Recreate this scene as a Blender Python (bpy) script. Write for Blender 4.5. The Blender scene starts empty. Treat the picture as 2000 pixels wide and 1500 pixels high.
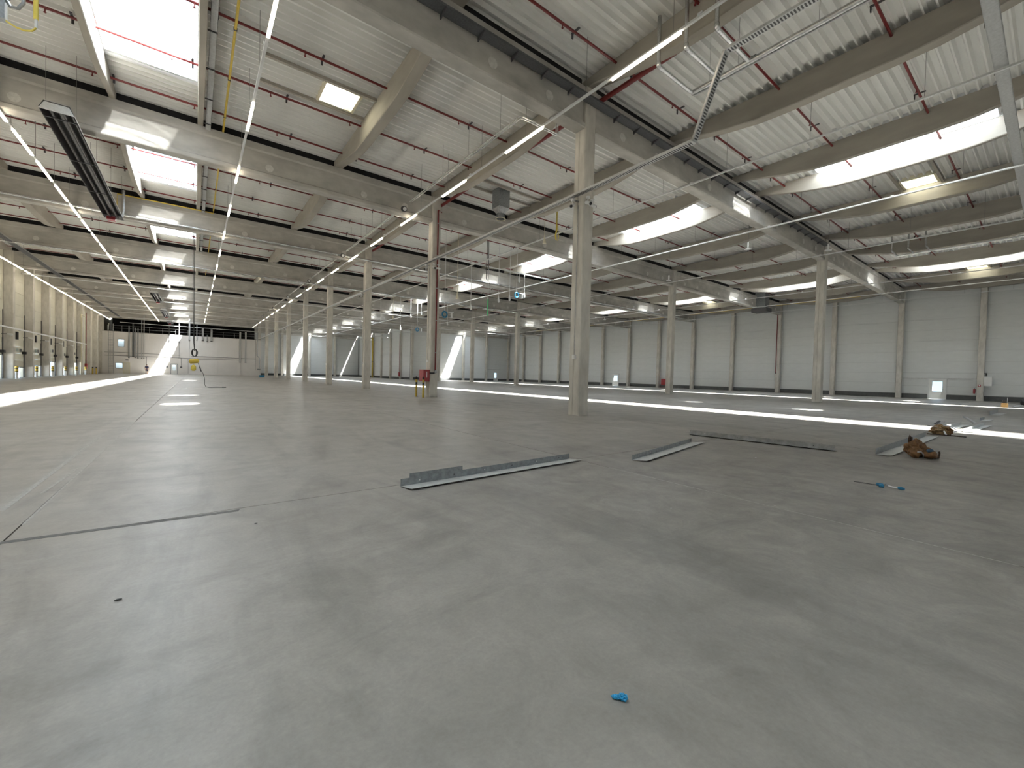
import bpy, math, random
from mathutils import Vector, Matrix, noise as mnoise
random.seed(7)
SC = bpy.context.scene
COL = SC.collection
PI = math.pi

# ------------------------------------------------------------------ camera
H = 1.3924
cam_d = bpy.data.cameras.new('camera'); cam = bpy.data.objects.new('camera', cam_d); COL.objects.link(cam)
FPX, YAW, PIT, ROLL = 815.11, 0.65092, -0.02039, 0.02417
Fw = Vector((math.sin(YAW)*math.cos(PIT), math.cos(YAW)*math.cos(PIT), math.sin(PIT)))
R0 = Vector((math.cos(YAW), -math.sin(YAW), 0)); U0 = R0.cross(Fw)
Rv = math.cos(ROLL)*R0 + math.sin(ROLL)*U0; Uv = -math.sin(ROLL)*R0 + math.cos(ROLL)*U0
cam.matrix_world = Matrix(((Rv.x, Uv.x, -Fw.x, 0), (Rv.y, Uv.y, -Fw.y, 0), (Rv.z, Uv.z, -Fw.z, H), (0, 0, 0, 1)))
cam_d.sensor_width = 36.0; cam_d.lens = 36.0*FPX/2000; cam_d.clip_end = 600; cam_d.clip_start = .05
SC.camera = cam

# ------------------------------------------------------------------ world, sun, exposure
w = bpy.data.worlds.new('sky'); SC.world = w; w.use_nodes = True
bgn = w.node_tree.nodes['Background']; bgn.inputs[0].default_value = (.60, .80, 1.0, 1); bgn.inputs[1].default_value = 1.6
SC.view_settings.view_transform = 'Standard'; SC.view_settings.look = 'None'
SC.view_settings.exposure = 0.65; SC.view_settings.gamma = 1.0; SC.view_settings.use_curve_mapping = False
SUN_X = -0.39
# sunlight as a lengthways fan of added lamps, standing in for fluted-glazing scatter
for dy, st in ((.25, 46.), (.75, 34.), (1.4, 17.), (2.3, 5.5), (3.9, 2.6)):
    ld = bpy.data.lights.new('sun_fan', 'SUN'); ld.energy = st; ld.angle = math.radians(1.6); ld.color = (1, .965, .90)
    lo = bpy.data.objects.new('sun_fan', ld); COL.objects.link(lo)
    lo.rotation_euler = Vector((SUN_X, dy, -1)).to_track_quat('-Z', 'Y').to_euler(); lo.location = (0, -30, 60)
SKY_W = 420.0          # daylight through one rooflight
SC.cycles.max_bounces = 6; SC.cycles.diffuse_bounces = 4; SC.cycles.glossy_bounces = 2
SC.cycles.transparent_max_bounces = 8; SC.cycles.use_adaptive_sampling = True; SC.cycles.adaptive_threshold = .08; SC.cycles.light_sampling_threshold = .05; SC.cycles.sample_clamp_indirect = 6.0
SC.cycles.caustics_reflective = False; SC.cycles.caustics_refractive = False

# ------------------------------------------------------------------ grid of the hall
Y1, S = 10.777, 12.0
XA, XB, XW = 11.299, 36.373, 61.6
XL = XA-25.07
CL, CM, CR = (XL+XA)/2, (XA+XB)/2, (XB+61.447)/2
def GY(i): return Y1+S*(i-1)          # girder lines; camera stands just past line 0
ZG0, ZG1 = 10.28, 11.75               # girder soffit / top
ZD = 12.05                            # underside of roof deck
ORD = ['first', 'second', 'third', 'fourth', 'fifth', 'sixth', 'seventh', 'eighth', 'ninth', 'tenth', 'eleventh',
       'twelfth', 'thirteenth', 'fourteenth', 'fifteenth', 'sixteenth', 'seventeenth', 'eighteenth', 'nineteenth', 'twentieth']

# ------------------------------------------------------------------ materials
def mat(name, col, rough=.6, metal=0.0, var=.0, scale=4.0, stretch=(1, 1, 1), bump=.0, col2=None, spec=.5, coords='Object', emit=None, es=0):
    m = bpy.data.materials.new(name); m.use_nodes = True
    nt = m.node_tree; n = nt.nodes; b = n['Principled BSDF']
    b.inputs['Roughness'].default_value = rough; b.inputs['Metallic'].default_value = metal
    b.inputs['Specular IOR Level'].default_value = spec
    b.inputs['Base Color'].default_value = (*col, 1)
    if var or col2 or bump:
        tc = n.new('ShaderNodeTexCoord'); mp = n.new('ShaderNodeMapping'); mp.inputs['Scale'].default_value = stretch
        nt.links.new(tc.outputs[coords], mp.inputs['Vector'])
        nz = n.new('ShaderNodeTexNoise'); nz.inputs['Scale'].default_value = scale; nz.inputs['Detail'].default_value = 3
        nz.inputs['Roughness'].default_value = .62
        nt.links.new(mp.outputs[0], nz.inputs['Vector'])
        rp = n.new('ShaderNodeValToRGB'); rp.color_ramp.elements[0].position = .30; rp.color_ramp.elements[1].position = .72
        c2 = col2 or tuple(min(1, c*(1+var)) for c in col); c1 = tuple(c*(1-var) for c in col)
        rp.color_ramp.elements[0].color = (*c1, 1); rp.color_ramp.elements[1].color = (*c2, 1)
        nt.links.new(nz.outputs['Fac'], rp.inputs[0]); nt.links.new(rp.outputs[0], b.inputs['Base Color'])
        if bump:
            bp = n.new('ShaderNodeBump'); bp.inputs['Strength'].default_value = bump; bp.inputs['Distance'].default_value = .02
            nt.links.new(nz.outputs['Fac'], bp.inputs['Height']); nt.links.new(bp.outputs[0], b.inputs['Normal'])
    if emit:
        b.inputs['Emission Color'].default_value = (*emit, 1); b.inputs['Emission Strength'].default_value = es
    return m
M = {}
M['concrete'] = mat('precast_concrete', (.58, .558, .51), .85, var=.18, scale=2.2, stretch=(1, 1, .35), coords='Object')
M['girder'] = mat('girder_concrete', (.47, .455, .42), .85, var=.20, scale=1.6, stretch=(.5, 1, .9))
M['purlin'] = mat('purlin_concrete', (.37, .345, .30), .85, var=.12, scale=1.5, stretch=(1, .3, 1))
M['deck'] = mat('deck_sheet_steel', (.78, .785, .76), .45, metal=.0, var=.05, scale=1.2, stretch=(.3, 2, 1))
M['panel'] = mat('wall_panel_grey', (.66, .68, .68), .5, var=.03, scale=1.0, stretch=(1, 1, 3))
M['panel_beige'] = mat('wall_panel_ivory', (.64, .62, .52), .5, var=.04, scale=1.0)
M['seam'] = mat('panel_seam_grey', (.34, .35, .35), .8, var=.1, scale=3)
M['plinth'] = mat('plinth_dark', (.10, .105, .105), .8, var=.15, scale=3)
M['whitewall'] = mat('white_board_wall', (.72, .70, .68), .6, var=.03, scale=.7)
M['white'] = mat('white_paint', (.78, .78, .77), .4, var=.03, scale=3)
M['curb'] = mat('rooflight_curb_white', (.80, .82, .85), .5, var=.02, scale=2)
M['black'] = mat('black_rubber', (.02, .02, .022), .6, var=.2, scale=6)
M['dark'] = mat('dark_grey_steel', (.07, .07, .075), .5, var=.15, scale=5)
M['void'] = mat('insulation_and_void_shade', (.018, .018, .02), .95, var=.2, scale=4)  # girder closure strips, and the shade painted in above the office
M['galv'] = mat('galvanised_steel', (.42, .43, .44), .38, metal=.75, var=.22, scale=9, stretch=(1, 1, 1))
M['galvflat'] = mat('zinc_angle_steel', (.30, .32, .33), .42, metal=.55, var=.25, scale=14)
M['galvlight'] = mat('zinc_angle_top', (.55, .56, .55), .5, metal=.2, var=.12, scale=10)
M['silver'] = mat('foil_insulation', (.70, .71, .71), .25, metal=.8, var=.15, scale=30, bump=.5)
M['tray'] = mat('perforated_tray_steel', (.55, .56, .56), .45, metal=.5, var=.12, scale=12)
M['traydark'] = mat('wire_tray_grey', (.13, .135, .145), .5, metal=.3, var=.2, scale=20)
M['red'] = mat('sprinkler_red', (.17, .018, .018), .4, var=.15, scale=8)
M['redbox'] = mat('hydrant_red', (.33, .03, .04), .4, var=.12, scale=6)
M['yellow'] = mat('gas_yellow', (.62, .45, .06), .45, var=.1, scale=8)
M['yelcable'] = mat('yellow_cable', (.72, .58, .10), .5, var=.08, scale=10)
M['cream'] = mat('cream_plastic', (.66, .62, .48), .5, var=.06, scale=10)
M['blue'] = mat('blue_plastic', (.02, .19, .36), .4, var=.25, scale=30)
M['bluebright'] = mat('crumpled_blue_foil', (.03, .33, .62), .35, var=.35, scale=60)
M['green'] = mat('green_tape', (.10, .55, .22), .5, var=.1, scale=10)
M['leather'] = mat('brown_leather', (.17, .085, .032), .6, var=.4, scale=14, bump=.4)
M['leatherd'] = mat('dark_leather', (.05, .026, .014), .6, var=.3, scale=14)
M['cardboard'] = mat('cardboard', (.30, .20, .10), .8, var=.35, scale=10)
M['paper'] = mat('scrap_paper', (.62, .63, .66), .8, var=.25, scale=12)
M['crate'] = mat('crate_wood', (.42, .26, .10), .7, var=.25, scale=16)
M['skin'] = mat('skin', (.55, .34, .25), .55, var=.06, scale=20)
M['navy'] = mat('navy_cloth', (.018, .018, .055), .85, var=.25, scale=20)
M['hair'] = mat('grey_hair', (.20, .18, .16), .8, var=.3, scale=40)
M['heaterin'] = mat('heater_tube_dark', (.035, .033, .032), .4, metal=.4, var=.3, scale=8)
M['cord'] = mat('cord_black', (.03, .03, .03), .6, var=.2, scale=8)
M['wire'] = mat('hanger_wire', (.25, .25, .24), .5, metal=.5, var=.1, scale=8)
M['glass'] = None
def glass_mat(name, tint, gl=.06):
    m = bpy.data.materials.new(name); m.use_nodes = True; nt = m.node_tree; n = nt.nodes
    for x in list(n): n.remove(x)
    o = n.new('ShaderNodeOutputMaterial'); t = n.new('ShaderNodeBsdfTransparent'); g = n.new('ShaderNodeBsdfGlossy'); mx = n.new('ShaderNodeMixShader')
    nz = n.new('ShaderNodeTexNoise'); nz.inputs['Scale'].default_value = 3; rp = n.new('ShaderNodeValToRGB')
    rp.color_ramp.elements[0].color = (*[c*.97 for c in tint], 1); rp.color_ramp.elements[1].color = (*tint, 1)
    nt.links.new(nz.outputs['Fac'], rp.inputs[0]); nt.links.new(rp.outputs[0], t.inputs[0])
    g.inputs['Roughness'].default_value = .15; mx.inputs[0].default_value = gl
    nt.links.new(t.outputs[0], mx.inputs[1]); nt.links.new(g.outputs[0], mx.inputs[2]); nt.links.new(mx.outputs[0], o.inputs[0])
    return m
M['glazing'] = glass_mat('fluted_glazing', (.93, .97, 1.0))
M['pane'] = glass_mat('window_glass', (.85, .93, .97), .08)
M['led'] = mat('led_diffuser', (.9, .9, .88), .4, var=.02, scale=2, emit=(1, .86, .66), es=15)
M['led'].cycles.emission_sampling = 'FRONT'
M['rail'] = mat('trunking_white', (.70, .71, .71), .4, var=.03, scale=4)
M['lamphead'] = mat('lamp_head_white', (.75, .76, .76), .4, var=.03, scale=4)

def floor_mat():
    m = bpy.data.materials.new('power_floated_concrete'); m.use_nodes = True
    nt = m.node_tree; n = nt.nodes; L = nt.links; b = n['Principled BSDF']
    tc = n.new('ShaderNodeNewGeometry')
    def nz(scale, detail=6, rough=.6, stretch=(1, 1, 1), rot=0, dist=0):
        mp = n.new('ShaderNodeMapping'); mp.inputs['Scale'].default_value = stretch; mp.inputs['Rotation'].default_value = (0, 0, rot)
        L.new(tc.outputs['Position'], mp.inputs['Vector'])
        t = n.new('ShaderNodeTexNoise'); t.inputs['Scale'].default_value = scale; t.inputs['Detail'].default_value = detail
        t.inputs['Roughness'].default_value = rough; t.inputs['Distortion'].default_value = dist
        L.new(mp.outputs[0], t.inputs['Vector']); return t.outputs['Fac']
    def ramp(src, p0, p1, c0, c1):
        r = n.new('ShaderNodeValToRGB'); r.color_ramp.elements[0].position = p0; r.color_ramp.elements[1].position = p1
        r.color_ramp.elements[0].color = (*c0, 1); r.color_ramp.elements[1].color = (*c1, 1); L.new(src, r.inputs[0]); return r.outputs[0]
    def mix(mode, a, b_, fac):
        x = n.new('ShaderNodeMixRGB'); x.blend_type = mode
        if isinstance(fac, float): x.inputs[0].default_value = fac
        else: L.new(fac, x.inputs[0])
        L.new(a, x.inputs[1]); L.new(b_, x.inputs[2]); return x.outputs[0]
    base = ramp(nz(.22, 3, .6), .32, .70, (.295, .278, .252), (.375, .358, .33))
    mott = ramp(nz(2.6, 6, .72, dist=.6), .30, .72, (.80, .80, .80), (1.10, 1.10, 1.10))
    c = mix('MULTIPLY', base, mott, 1.0)
    fine = ramp(nz(45, 2, .7), .2, .8, (.90, .90, .90), (1.08, 1.08, 1.08))
    c = mix('MULTIPLY', c, fine, 1.0)
    # trowel sweeps and tyre smears
    sm = ramp(nz(1.1, 5, .65, (1.0, .28, 1), .9, 1.2), .47, .72, (1, 1, 1), (.60, .60, .62))
    c = mix('MULTIPLY', c, sm, .75)
    sm2 = ramp(nz(.8, 5, .7, (.35, 1.3, 1), .35, 1.5), .52, .76, (1, 1, 1), (.62, .62, .63))
    c = mix('MULTIPLY', c, sm2, .65)
    # the worn, dirtier ground on the near right
    gp = n.new('ShaderNodeSeparateXYZ'); L.new(tc.outputs['Position'], gp.inputs[0])
    def mr(src, a, b_):
        r = n.new('ShaderNodeMapRange'); r.inputs['From Min'].default_value = a; r.inputs['From Max'].default_value = b_; r.interpolation_type = 'SMOOTHSTEP'
        L.new(src, r.inputs['Value']); return r.outputs[0]
    mu = n.new('ShaderNodeMath'); mu.operation = 'MULTIPLY'
    L.new(mr(gp.outputs[0], 0.3, 5.0), mu.inputs[0]); L.new(mr(gp.outputs[1], 9.0, 2.0), mu.inputs[1])
    dirt = ramp(nz(1.7, 6, .75, dist=1.4), .36, .66, (.60, .60, .60), (.92, .915, .90))
    c = mix('MULTIPLY', c, dirt, mu.outputs[0])
    L.new(c, b.inputs['Base Color'])
    rr = n.new('ShaderNodeMapRange'); rr.inputs['To Min'].default_value = .26; rr.inputs['To Max'].default_value = .52
    L.new(nz(.9, 2, .65), rr.inputs['Value']); L.new(rr.outputs[0], b.inputs['Roughness'])
    b.inputs['Specular IOR Level'].default_value = .45
    return m
M['floor'] = floor_mat()
M['joint'] = mat('joint_filler', (.16, .157, .15), .9, var=.2, scale=20)
M['jointpale'] = mat('scraped_line_pale', (.42, .41, .385), .9, var=.25, scale=30)

# ------------------------------------------------------------------ mesh helpers
class B:
    def __init__(s): s.v = []; s.f = []
    def box(s, x0, x1, y0, y1, z0, z1):
        i = len(s.v); s.v += [(x0,y0,z0),(x1,y0,z0),(x1,y1,z0),(x0,y1,z0),(x0,y0,z1),(x1,y0,z1),(x1,y1,z1),(x0,y1,z1)]
        s.f += [(i,i+3,i+2,i+1),(i+4,i+5,i+6,i+7),(i,i+1,i+5,i+4),(i+1,i+2,i+6,i+5),(i+2,i+3,i+7,i+6),(i+3,i,i+4,i+7)]
        return s
    def quad(s, *p):
        i = len(s.v); s.v += list(p); s.f.append(tuple(range(i, i+len(p)))); return s
    def prism(s, prof, axis, a, b):
        """closed 2-D profile swept along axis from a to b. axis 'x': prof=(y,z); 'y': (x,z); 'z': (x,y)"""
        def P(q, t): return (t, q[0], q[1]) if axis == 'x' else (q[0], t, q[1]) if axis == 'y' else (q[0], q[1], t)
        i = len(s.v); n = len(prof)
        s.v += [P(q, a) for q in prof]+[P(q, b) for q in prof]
        for k in range(n): s.f.append((i+k, i+(k+1) % n, i+n+(k+1) % n, i+n+k))
        s.f.append(tuple(range(i+n-1, i-1, -1))); s.f.append(tuple(range(i+n, i+2*n))); return s
    def tube(s, pts, r, n=8, caps=True):
        pts = [Vector(p) for p in pts]; m = len(pts); i = len(s.v)
        rs = r if isinstance(r, (list, tuple)) else [r]*m
        up = None
        for k, p in enumerate(pts):
            d = (pts[min(k+1, m-1)]-pts[max(k-1, 0)]).normalized()
            if up is None:
                up = Vector((0, 0, 1)) if abs(d.z) < .9 else Vector((1, 0, 0))
            a = d.cross(up); a = a.normalized() if a.length > 1e-6 else Vector((1, 0, 0)); bb = a.cross(d).normalized(); up = bb
            for j in range(n):
                t = 2*PI*j/n; q = p+(a*math.cos(t)+bb*math.sin(t))*rs[k]; s.v.append(tuple(q))
        for k in range(m-1):
            for j in range(n):
                s.f.append((i+k*n+j, i+k*n+(j+1) % n, i+(k+1)*n+(j+1) % n, i+(k+1)*n+j))
        if caps: s.f.append(tuple(i+j for j in range(n-1, -1, -1))); s.f.append(tuple(i+(m-1)*n+j for j in range(n)))
        return s
    def bars(s, a, b, r=.01, n=6): return s.tube([a, b], r, n)
    def obox(s, a, b, wx, wz):
        """box beam from a to b with width wx (horizontal) and height wz"""
        a, b = Vector(a), Vector(b); d = (b-a).normalized(); sd = d.cross(Vector((0, 0, 1)))
        sd = sd.normalized() if sd.length > 1e-5 else Vector((1, 0, 0)); u = sd.cross(d)
        i = len(s.v)
        for p in (a, b):
            for x, z in ((-1, -1), (1, -1), (1, 1), (-1, 1)): s.v.append(tuple(p+sd*wx/2*x+u*wz/2*z))
        s.f += [(i,i+1,i+2,i+3),(i+7,i+6,i+5,i+4),(i,i+4,i+5,i+1),(i+1,i+5,i+6,i+2),(i+2,i+6,i+7,i+3),(i+3,i+7,i+4,i)]
        return s
    def mesh(s, name, m, smooth=False):
        me = bpy.data.meshes.new(name); me.from_pydata([tuple(map(float, v)) for v in s.v], [], s.f); me.materials.append(m)
        if smooth:
            for p in me.polygons: p.use_smooth = True
        me.update(); return me
    def build(s, name, m, parent=None, loc=None, smooth=False):
        return link(name, s.mesh(name, m, smooth), parent, loc)
def link(name, me, parent=None, loc=None, rz=0):
    o = bpy.data.objects.new(name, me); COL.objects.link(o)
    if parent: o.parent = parent
    if loc: o.location = loc
    if rz: o.rotation_euler.z = rz
    return o
def tag(o, label, cat, group=None):
    o['label'] = label; o['category'] = cat
    if group: o['group'] = group
    return o
def struct(o, label=None):
    o['kind'] = 'structure'
    if label: o['label'] = label
    return o
def empty(name, loc=(0, 0, 0), rz=0):
    o = bpy.data.objects.new(name, None); o.empty_display_size = .2; COL.objects.link(o); o.location = loc; o.rotation_euler.z = rz
    return o
def thing(name, label, cat, loc=(0, 0, 0), group=None, rz=0): return tag(empty(name, loc, rz), label, cat, group)
def copytree(o, loc=None, label=None, parent=None):
    c = o.copy(); COL.objects.link(c)
    if parent: c.parent = parent
    if loc: c.location = loc
    if label: c['label'] = label
    for ch in list(o.children): copytree(ch, parent=c)
    return c
CACHE = {}
def shared(key, fn):
    if key not in CACHE: CACHE[key] = fn()
    return CACHE[key]

# ------------------------------------------------------------------ floor: slabs with real joints
fl = B().box(XL-.6, XW+.8, GY(-4)-.4, GY(10)+.6, -.30, -.035).build('floor', M['joint']); struct(fl, 'grey power-floated concrete hall floor')
gx = [XL-.5]+[-1.18+6.32*k for k in range(-1, 10)]+[XW+.6]; gx = [g for i, g in enumerate(gx) if i == 0 or g-gx[i-1] > .4]
gy = [GY(-4)-.3]+[4.93+12*k for k in range(-4, 10)]+[GY(10)+.4]
for i in range(len(gx)-1):
    for j in range(len(gy)-1):
        g = .006; lx, ly = gx[i+1]-gx[i]-2*g, gy[j+1]-gy[j]-2*g
        me = shared(('slab', round(lx, 2), round(ly, 2)), lambda: B().box(0, lx, 0, ly, -.034, 0).mesh('floor_slab', M['floor']))
        link('floor_slab', me, fl, (gx[i]+g, gy[j]+g, 0))
# filled crack strip and scraped lines on the slab
B().prism([(-1.19, 4.90), (.35, 4.83), (.37, 4.89), (-1.19, 4.965)], 'z', .0004, .0016).build('joint_strip', M['joint'], fl)
for a, b, wd in (((-1.17, 5.4), (-1.185, 14.2), .022), ((-1.44, 6.0), (-1.46, 11.5), .05), ((-1.30, 6.6), (-1.24, 8.0), .03)):
    B().obox((a[0], a[1], .0007), (b[0], b[1], .0007), wd, .0008).build('scraped_line', M['jointpale'], fl)
B().obox((5.14, 4.2, .0007), (5.14, .15, .0007), .014, .0008).build('scraped_line', M['jointpale'], fl)

# ------------------------------------------------------------------ columns
def column_mesh(wx, wy, h, ch=.035, groove=True):
    b = B(); x, y = wx/2, wy/2
    pr = [(-x+ch, -y), (x-ch, -y), (x, -y+ch), (x, y-ch), (x-ch, y), (-x+ch, y), (-x, y-ch)]
    if groove: pr += [(-x, .05), (-x+.02, .035), (-x+.02, .005), (-x, -.01)]
    pr += [(-x, -y+ch)]
    return b.prism(pr, 'z', 0, h)
W = .53
me = column_mesh(W, W, ZG1).mesh('concrete_column', M['concrete'])
def lift_lug(b, z, sx): return b
for row, X, idx in (('left', XA, range(1, 10)), ('right', XB, range(1, 7))):
    for i in idx:
        o = link('concrete_column', me, None, (X, GY(i), 0))
        tag(o, f'square grey concrete column, {ORD[i-1]} from the camera in the {row} free-standing row', 'column', f'free-standing columns, {row} row')
# right wall columns (every 6 m), side wall columns, end wall columns, left wall columns
me_w = column_mesh(.50, .46, 11.75, groove=False).mesh('wall_column', M['concrete'])
k = 0
for q in range(-2, 14):
    y = Y1+6*q-6
    if y > 82.9: break
    o = link('wall_column', me_w, None, (XW+.10, y, 0)); k += 1
    if y > 0: tag(o, f'concrete column against the right grey wall, {ORD[k-2]} from the near end', 'column', 'right wall columns')
    else: tag(o, f'concrete column against the right grey wall beyond the frame edge, number {ORD[k-1]}', 'column', 'right wall columns')
for k, y in enumerate([82.777+6*q for q in range(0, 6)]):
    o = link('wall_column', me_w, None, (XB+.05, y, 0)); tag(o, f'concrete column of the far recess side wall, {ORD[k]} from the near corner', 'column', 'recess side wall columns')
for k, x in enumerate((42.65, 48.9, 55.15)):
    o = link('wall_column', me_w, None, (x, 82.70, 0), ); tag(o, f'thin concrete column on far wall behind right aisle, {ORD[k]} from its left', 'column', 'right aisle end wall columns')
for k, x in enumerate((17.5, 23.85, 30.1)):
    o = link('wall_column', me_w, None, (x, 118.55, 0)); tag(o, f'thin concrete column on farthest grey wall, {ORD[k]} from its left', 'column', 'farthest wall columns')
me_l = column_mesh(.64, .50, 11.75, groove=False).mesh('dock_column', M['concrete'])
for k, y in enumerate([Y1+6*q-6 for q in range(-1, 18)]):
    o = link('dock_column', me_l, None, (-13.60, y, 0))
    tag(o, f'deep concrete column on the left dock wall, {ORD[k]} from the hall front', 'column', 'left dock wall columns')

# ------------------------------------------------------------------ girders (I-section) on every line and span
def girder_mesh(x0, x1):
    b = B(); z0, z1 = ZG0, ZG1
    pr = [(-.25, z0+.03), (-.22, z0), (.22, z0), (.25, z0+.03), (.25, z0+.17), (.15, z0+.25), (.15, z1-.36), (.21, z1-.29), (.21, z1), (-.21, z1), (-.21, z1-.29), (-.15, z1-.36), (-.15, z0+.25), (-.25, z0+.17)]
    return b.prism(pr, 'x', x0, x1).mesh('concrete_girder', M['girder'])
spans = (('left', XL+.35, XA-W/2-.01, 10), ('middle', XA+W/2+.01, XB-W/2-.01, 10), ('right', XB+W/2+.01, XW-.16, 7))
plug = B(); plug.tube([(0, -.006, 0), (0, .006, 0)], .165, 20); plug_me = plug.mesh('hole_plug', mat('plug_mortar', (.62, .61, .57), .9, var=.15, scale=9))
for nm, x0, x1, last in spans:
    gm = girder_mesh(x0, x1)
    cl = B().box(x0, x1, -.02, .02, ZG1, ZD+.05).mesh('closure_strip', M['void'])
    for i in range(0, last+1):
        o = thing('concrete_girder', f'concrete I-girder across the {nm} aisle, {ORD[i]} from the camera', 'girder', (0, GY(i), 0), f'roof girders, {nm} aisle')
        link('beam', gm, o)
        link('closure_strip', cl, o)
        if 1 <= i <= 6:
            for dx in (1.65, 3.95, 8.3):
                for xx in (x0+dx, x1-dx): link('hole_plug', plug_me, o, (xx, -.152, 10.77))
# ------------------------------------------------------------------ purlins (fish-bellied) on top of the girders
def purlin_mesh(wd):
    b = B(); n = []
    prof = [(.02, 11.765), (.5, 11.73), (1.2, 11.58), (2.4, 11.33), (3.6, 11.155), (4.6, 11.12)]
    pts = prof+[(12-y, z) for y, z in reversed(prof)]
    for y, z in pts:
        n.append([(-wd/2+.02, y, z), (wd/2-.02, y, z), (wd/2, y, z+.03), (wd/2, y, ZD-.01), (-wd/2, y, ZD-.01), (-wd/2, y, z+.03)])
    for s_ in n: b.v += s_
    for k in range(len(n)-1):
        for j in range(6): b.f.append((k*6+j, (k+1)*6+j, (k+1)*6+(j+1) % 6, k*6+(j+1) % 6))
    b.f.append(tuple(range(6))); m_ = (len(n)-1)*6; b.f.append(tuple(m_+j for j in range(5, -1, -1)))
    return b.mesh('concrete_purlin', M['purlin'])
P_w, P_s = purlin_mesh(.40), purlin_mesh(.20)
lines = []
for nm, c, last in (('left', CL, 10), ('middle', CM, 10), ('right', CR, 7)):
    for off, ds, ms in ((-7.03, 'left quarter', P_w), (-1.37, 'left rooflight edge', P_s), (1.37, 'right rooflight edge', P_s), (7.03, 'right quarter', P_w)):
        lines.append((c+off, f'{ds} of the {nm} aisle', ms, last))
lines += [(XA, 'the left column row', P_w, 10), (XB, 'the right column row', P_w, 7), (XL+.1, 'the left wall head', P_w, 10), (XW-.15, 'the right wall head', P_w, 7)]
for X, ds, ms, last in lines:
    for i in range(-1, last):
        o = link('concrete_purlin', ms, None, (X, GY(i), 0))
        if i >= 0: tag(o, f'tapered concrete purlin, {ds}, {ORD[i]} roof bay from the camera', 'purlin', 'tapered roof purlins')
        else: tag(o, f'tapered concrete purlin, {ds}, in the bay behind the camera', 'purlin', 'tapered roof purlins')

# ------------------------------------------------------------------ roof deck: trapezoidal sheets, one per field
ceil = empty('ceiling'); struct(ceil, 'light grey trapezoidal steel roof deck')
PT = .30
def deck_mesh(wd, holes=(), y0=0., y1=12.):
    b = B(); z0, z1 = ZD, ZD+.135
    n = int(round((y1-y0)/PT))
    for k in range(n):
        y = y0+k*PT
        xs = [(0, wd)]
        for hx0, hx1, hy0, hy1 in holes:
            if hy0 < y+PT/2 < hy1: xs = [(0, hx0), (hx1, wd)]
        for a, c in xs:
            pr = [(y, z0), (y+.045, z0), (y+.10, z1), (y+.245, z1), (y+PT, z0)]
            i = len(b.v); b.v += [(a, p, z) for p, z in pr]+[(c, p, z) for p, z in pr]
            for j in range(4): b.f.append((i+j, i+j+1, i+6+j, i+5+j))
    return b.mesh('deck_sheet', M['deck'])
SKY0, SKY1 = 2.85, 9.15
hatches = [(CL+5.65, 6.5, 1, 'left'), (CM+6.2, 6.0, 0, 'middle'), (CR+6.2, 6.0, 0, 'right'), (CR+6.5, 6.4, 2, 'right'), (CL+5.65, 6.5, 4, 'left')]
for nm, c, x0, x1, last in (('left', CL, XL-.5, XA, 10), ('middle', CM, XA, XB, 10), ('right', CR, XB, XW+.8, 7)):
    bx = [x0, c-7.03, c-1.37, c+1.37, c+7.03, x1]
    for f in range(5):
        wd = bx[f+1]-bx[f]
        for i in range(-4, last):
            if f == 2 and not (nm == 'left' and i == 9):
                for a, e in ((0, 3.0), (9.0, 12.0)):
                    me = shared(('deck', round(wd, 2), a), lambda: deck_mesh(wd, (), a, e)); link('deck_sheet', me, ceil, (bx[f], GY(i), 0))
                continue
            hs = [h for h in hatches if h[3] == nm and h[2] == i and bx[f] < h[0] < bx[f+1]]
            if hs:
                h = hs[0]; me = deck_mesh(wd, [(h[0]-bx[f]-.62, h[0]-bx[f]+.62, h[1]-.62, h[1]+.62)])
            else: me = shared(('deck', round(wd, 2)), lambda: deck_mesh(wd))
            link('deck_sheet', me, ceil, (bx[f], GY(i), 0))

# ------------------------------------------------------------------ barrel rooflights
M['archbar'] = mat('arch_bar_bluegrey', (.10, .12, .16), .5, var=.1, scale=6)
def make_rooflight():
    t = empty('barrel_rooflight')
    zc = ZD+.90; ro = 1.28
    b = B()
    for sx in (-1, 1): b.box(min(sx*1.245, sx*1.42), max(sx*1.245, sx*1.42), SKY0-.12, SKY1+.12, ZD-.02, zc)
    for y in (SKY0-.12, SKY1): b.box(-1.245, 1.245, y, y+.12, ZD-.02, zc)
    b.build('curb', M['curb'], t)
    b = B(); n = 14; rise = .55
    def arc(k): a = -1+2*k/n; return (a*1.36, zc+rise*(1-a*a))
    for k in range(n):
        (xa, za), (xb, zb) = arc(k), arc(k+1)
        b.quad((xa, SKY0-.1, za), (xb, SKY0-.1, zb), (xb, SKY1+.1, zb), (xa, SKY1+.1, za))
    gz = b.build('glazing', M['glazing'], t, smooth=True)
    for y in (SKY0-.08, SKY1+.08):
        b = B(); b.v = [(arc(k)[0], y, arc(k)[1]) for k in range(n+1)]; b.f = [tuple(range(n+1))]
        b.build('end_gable', M['glazing'], t)
    ab = B().tube([(arc(k)[0], 0, arc(k)[1]-.02) for k in range(n+1)], .05, 6).mesh('arch_bar', M['archbar'])
    for q in range(6): link('arch_bar', ab, gz, (0, SKY0+.1+q*(SKY1-SKY0-.2)/5, 0))
    ld = bpy.data.lights.new('daylight', 'AREA'); ld.shape = 'RECTANGLE'; ld.size = 2.6; ld.size_y = 6.2; ld.energy = SKY_W; ld.color = (.90, .96, 1.0)
    return t, ld
proto, DAYL = make_rooflight()
first = True
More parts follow.
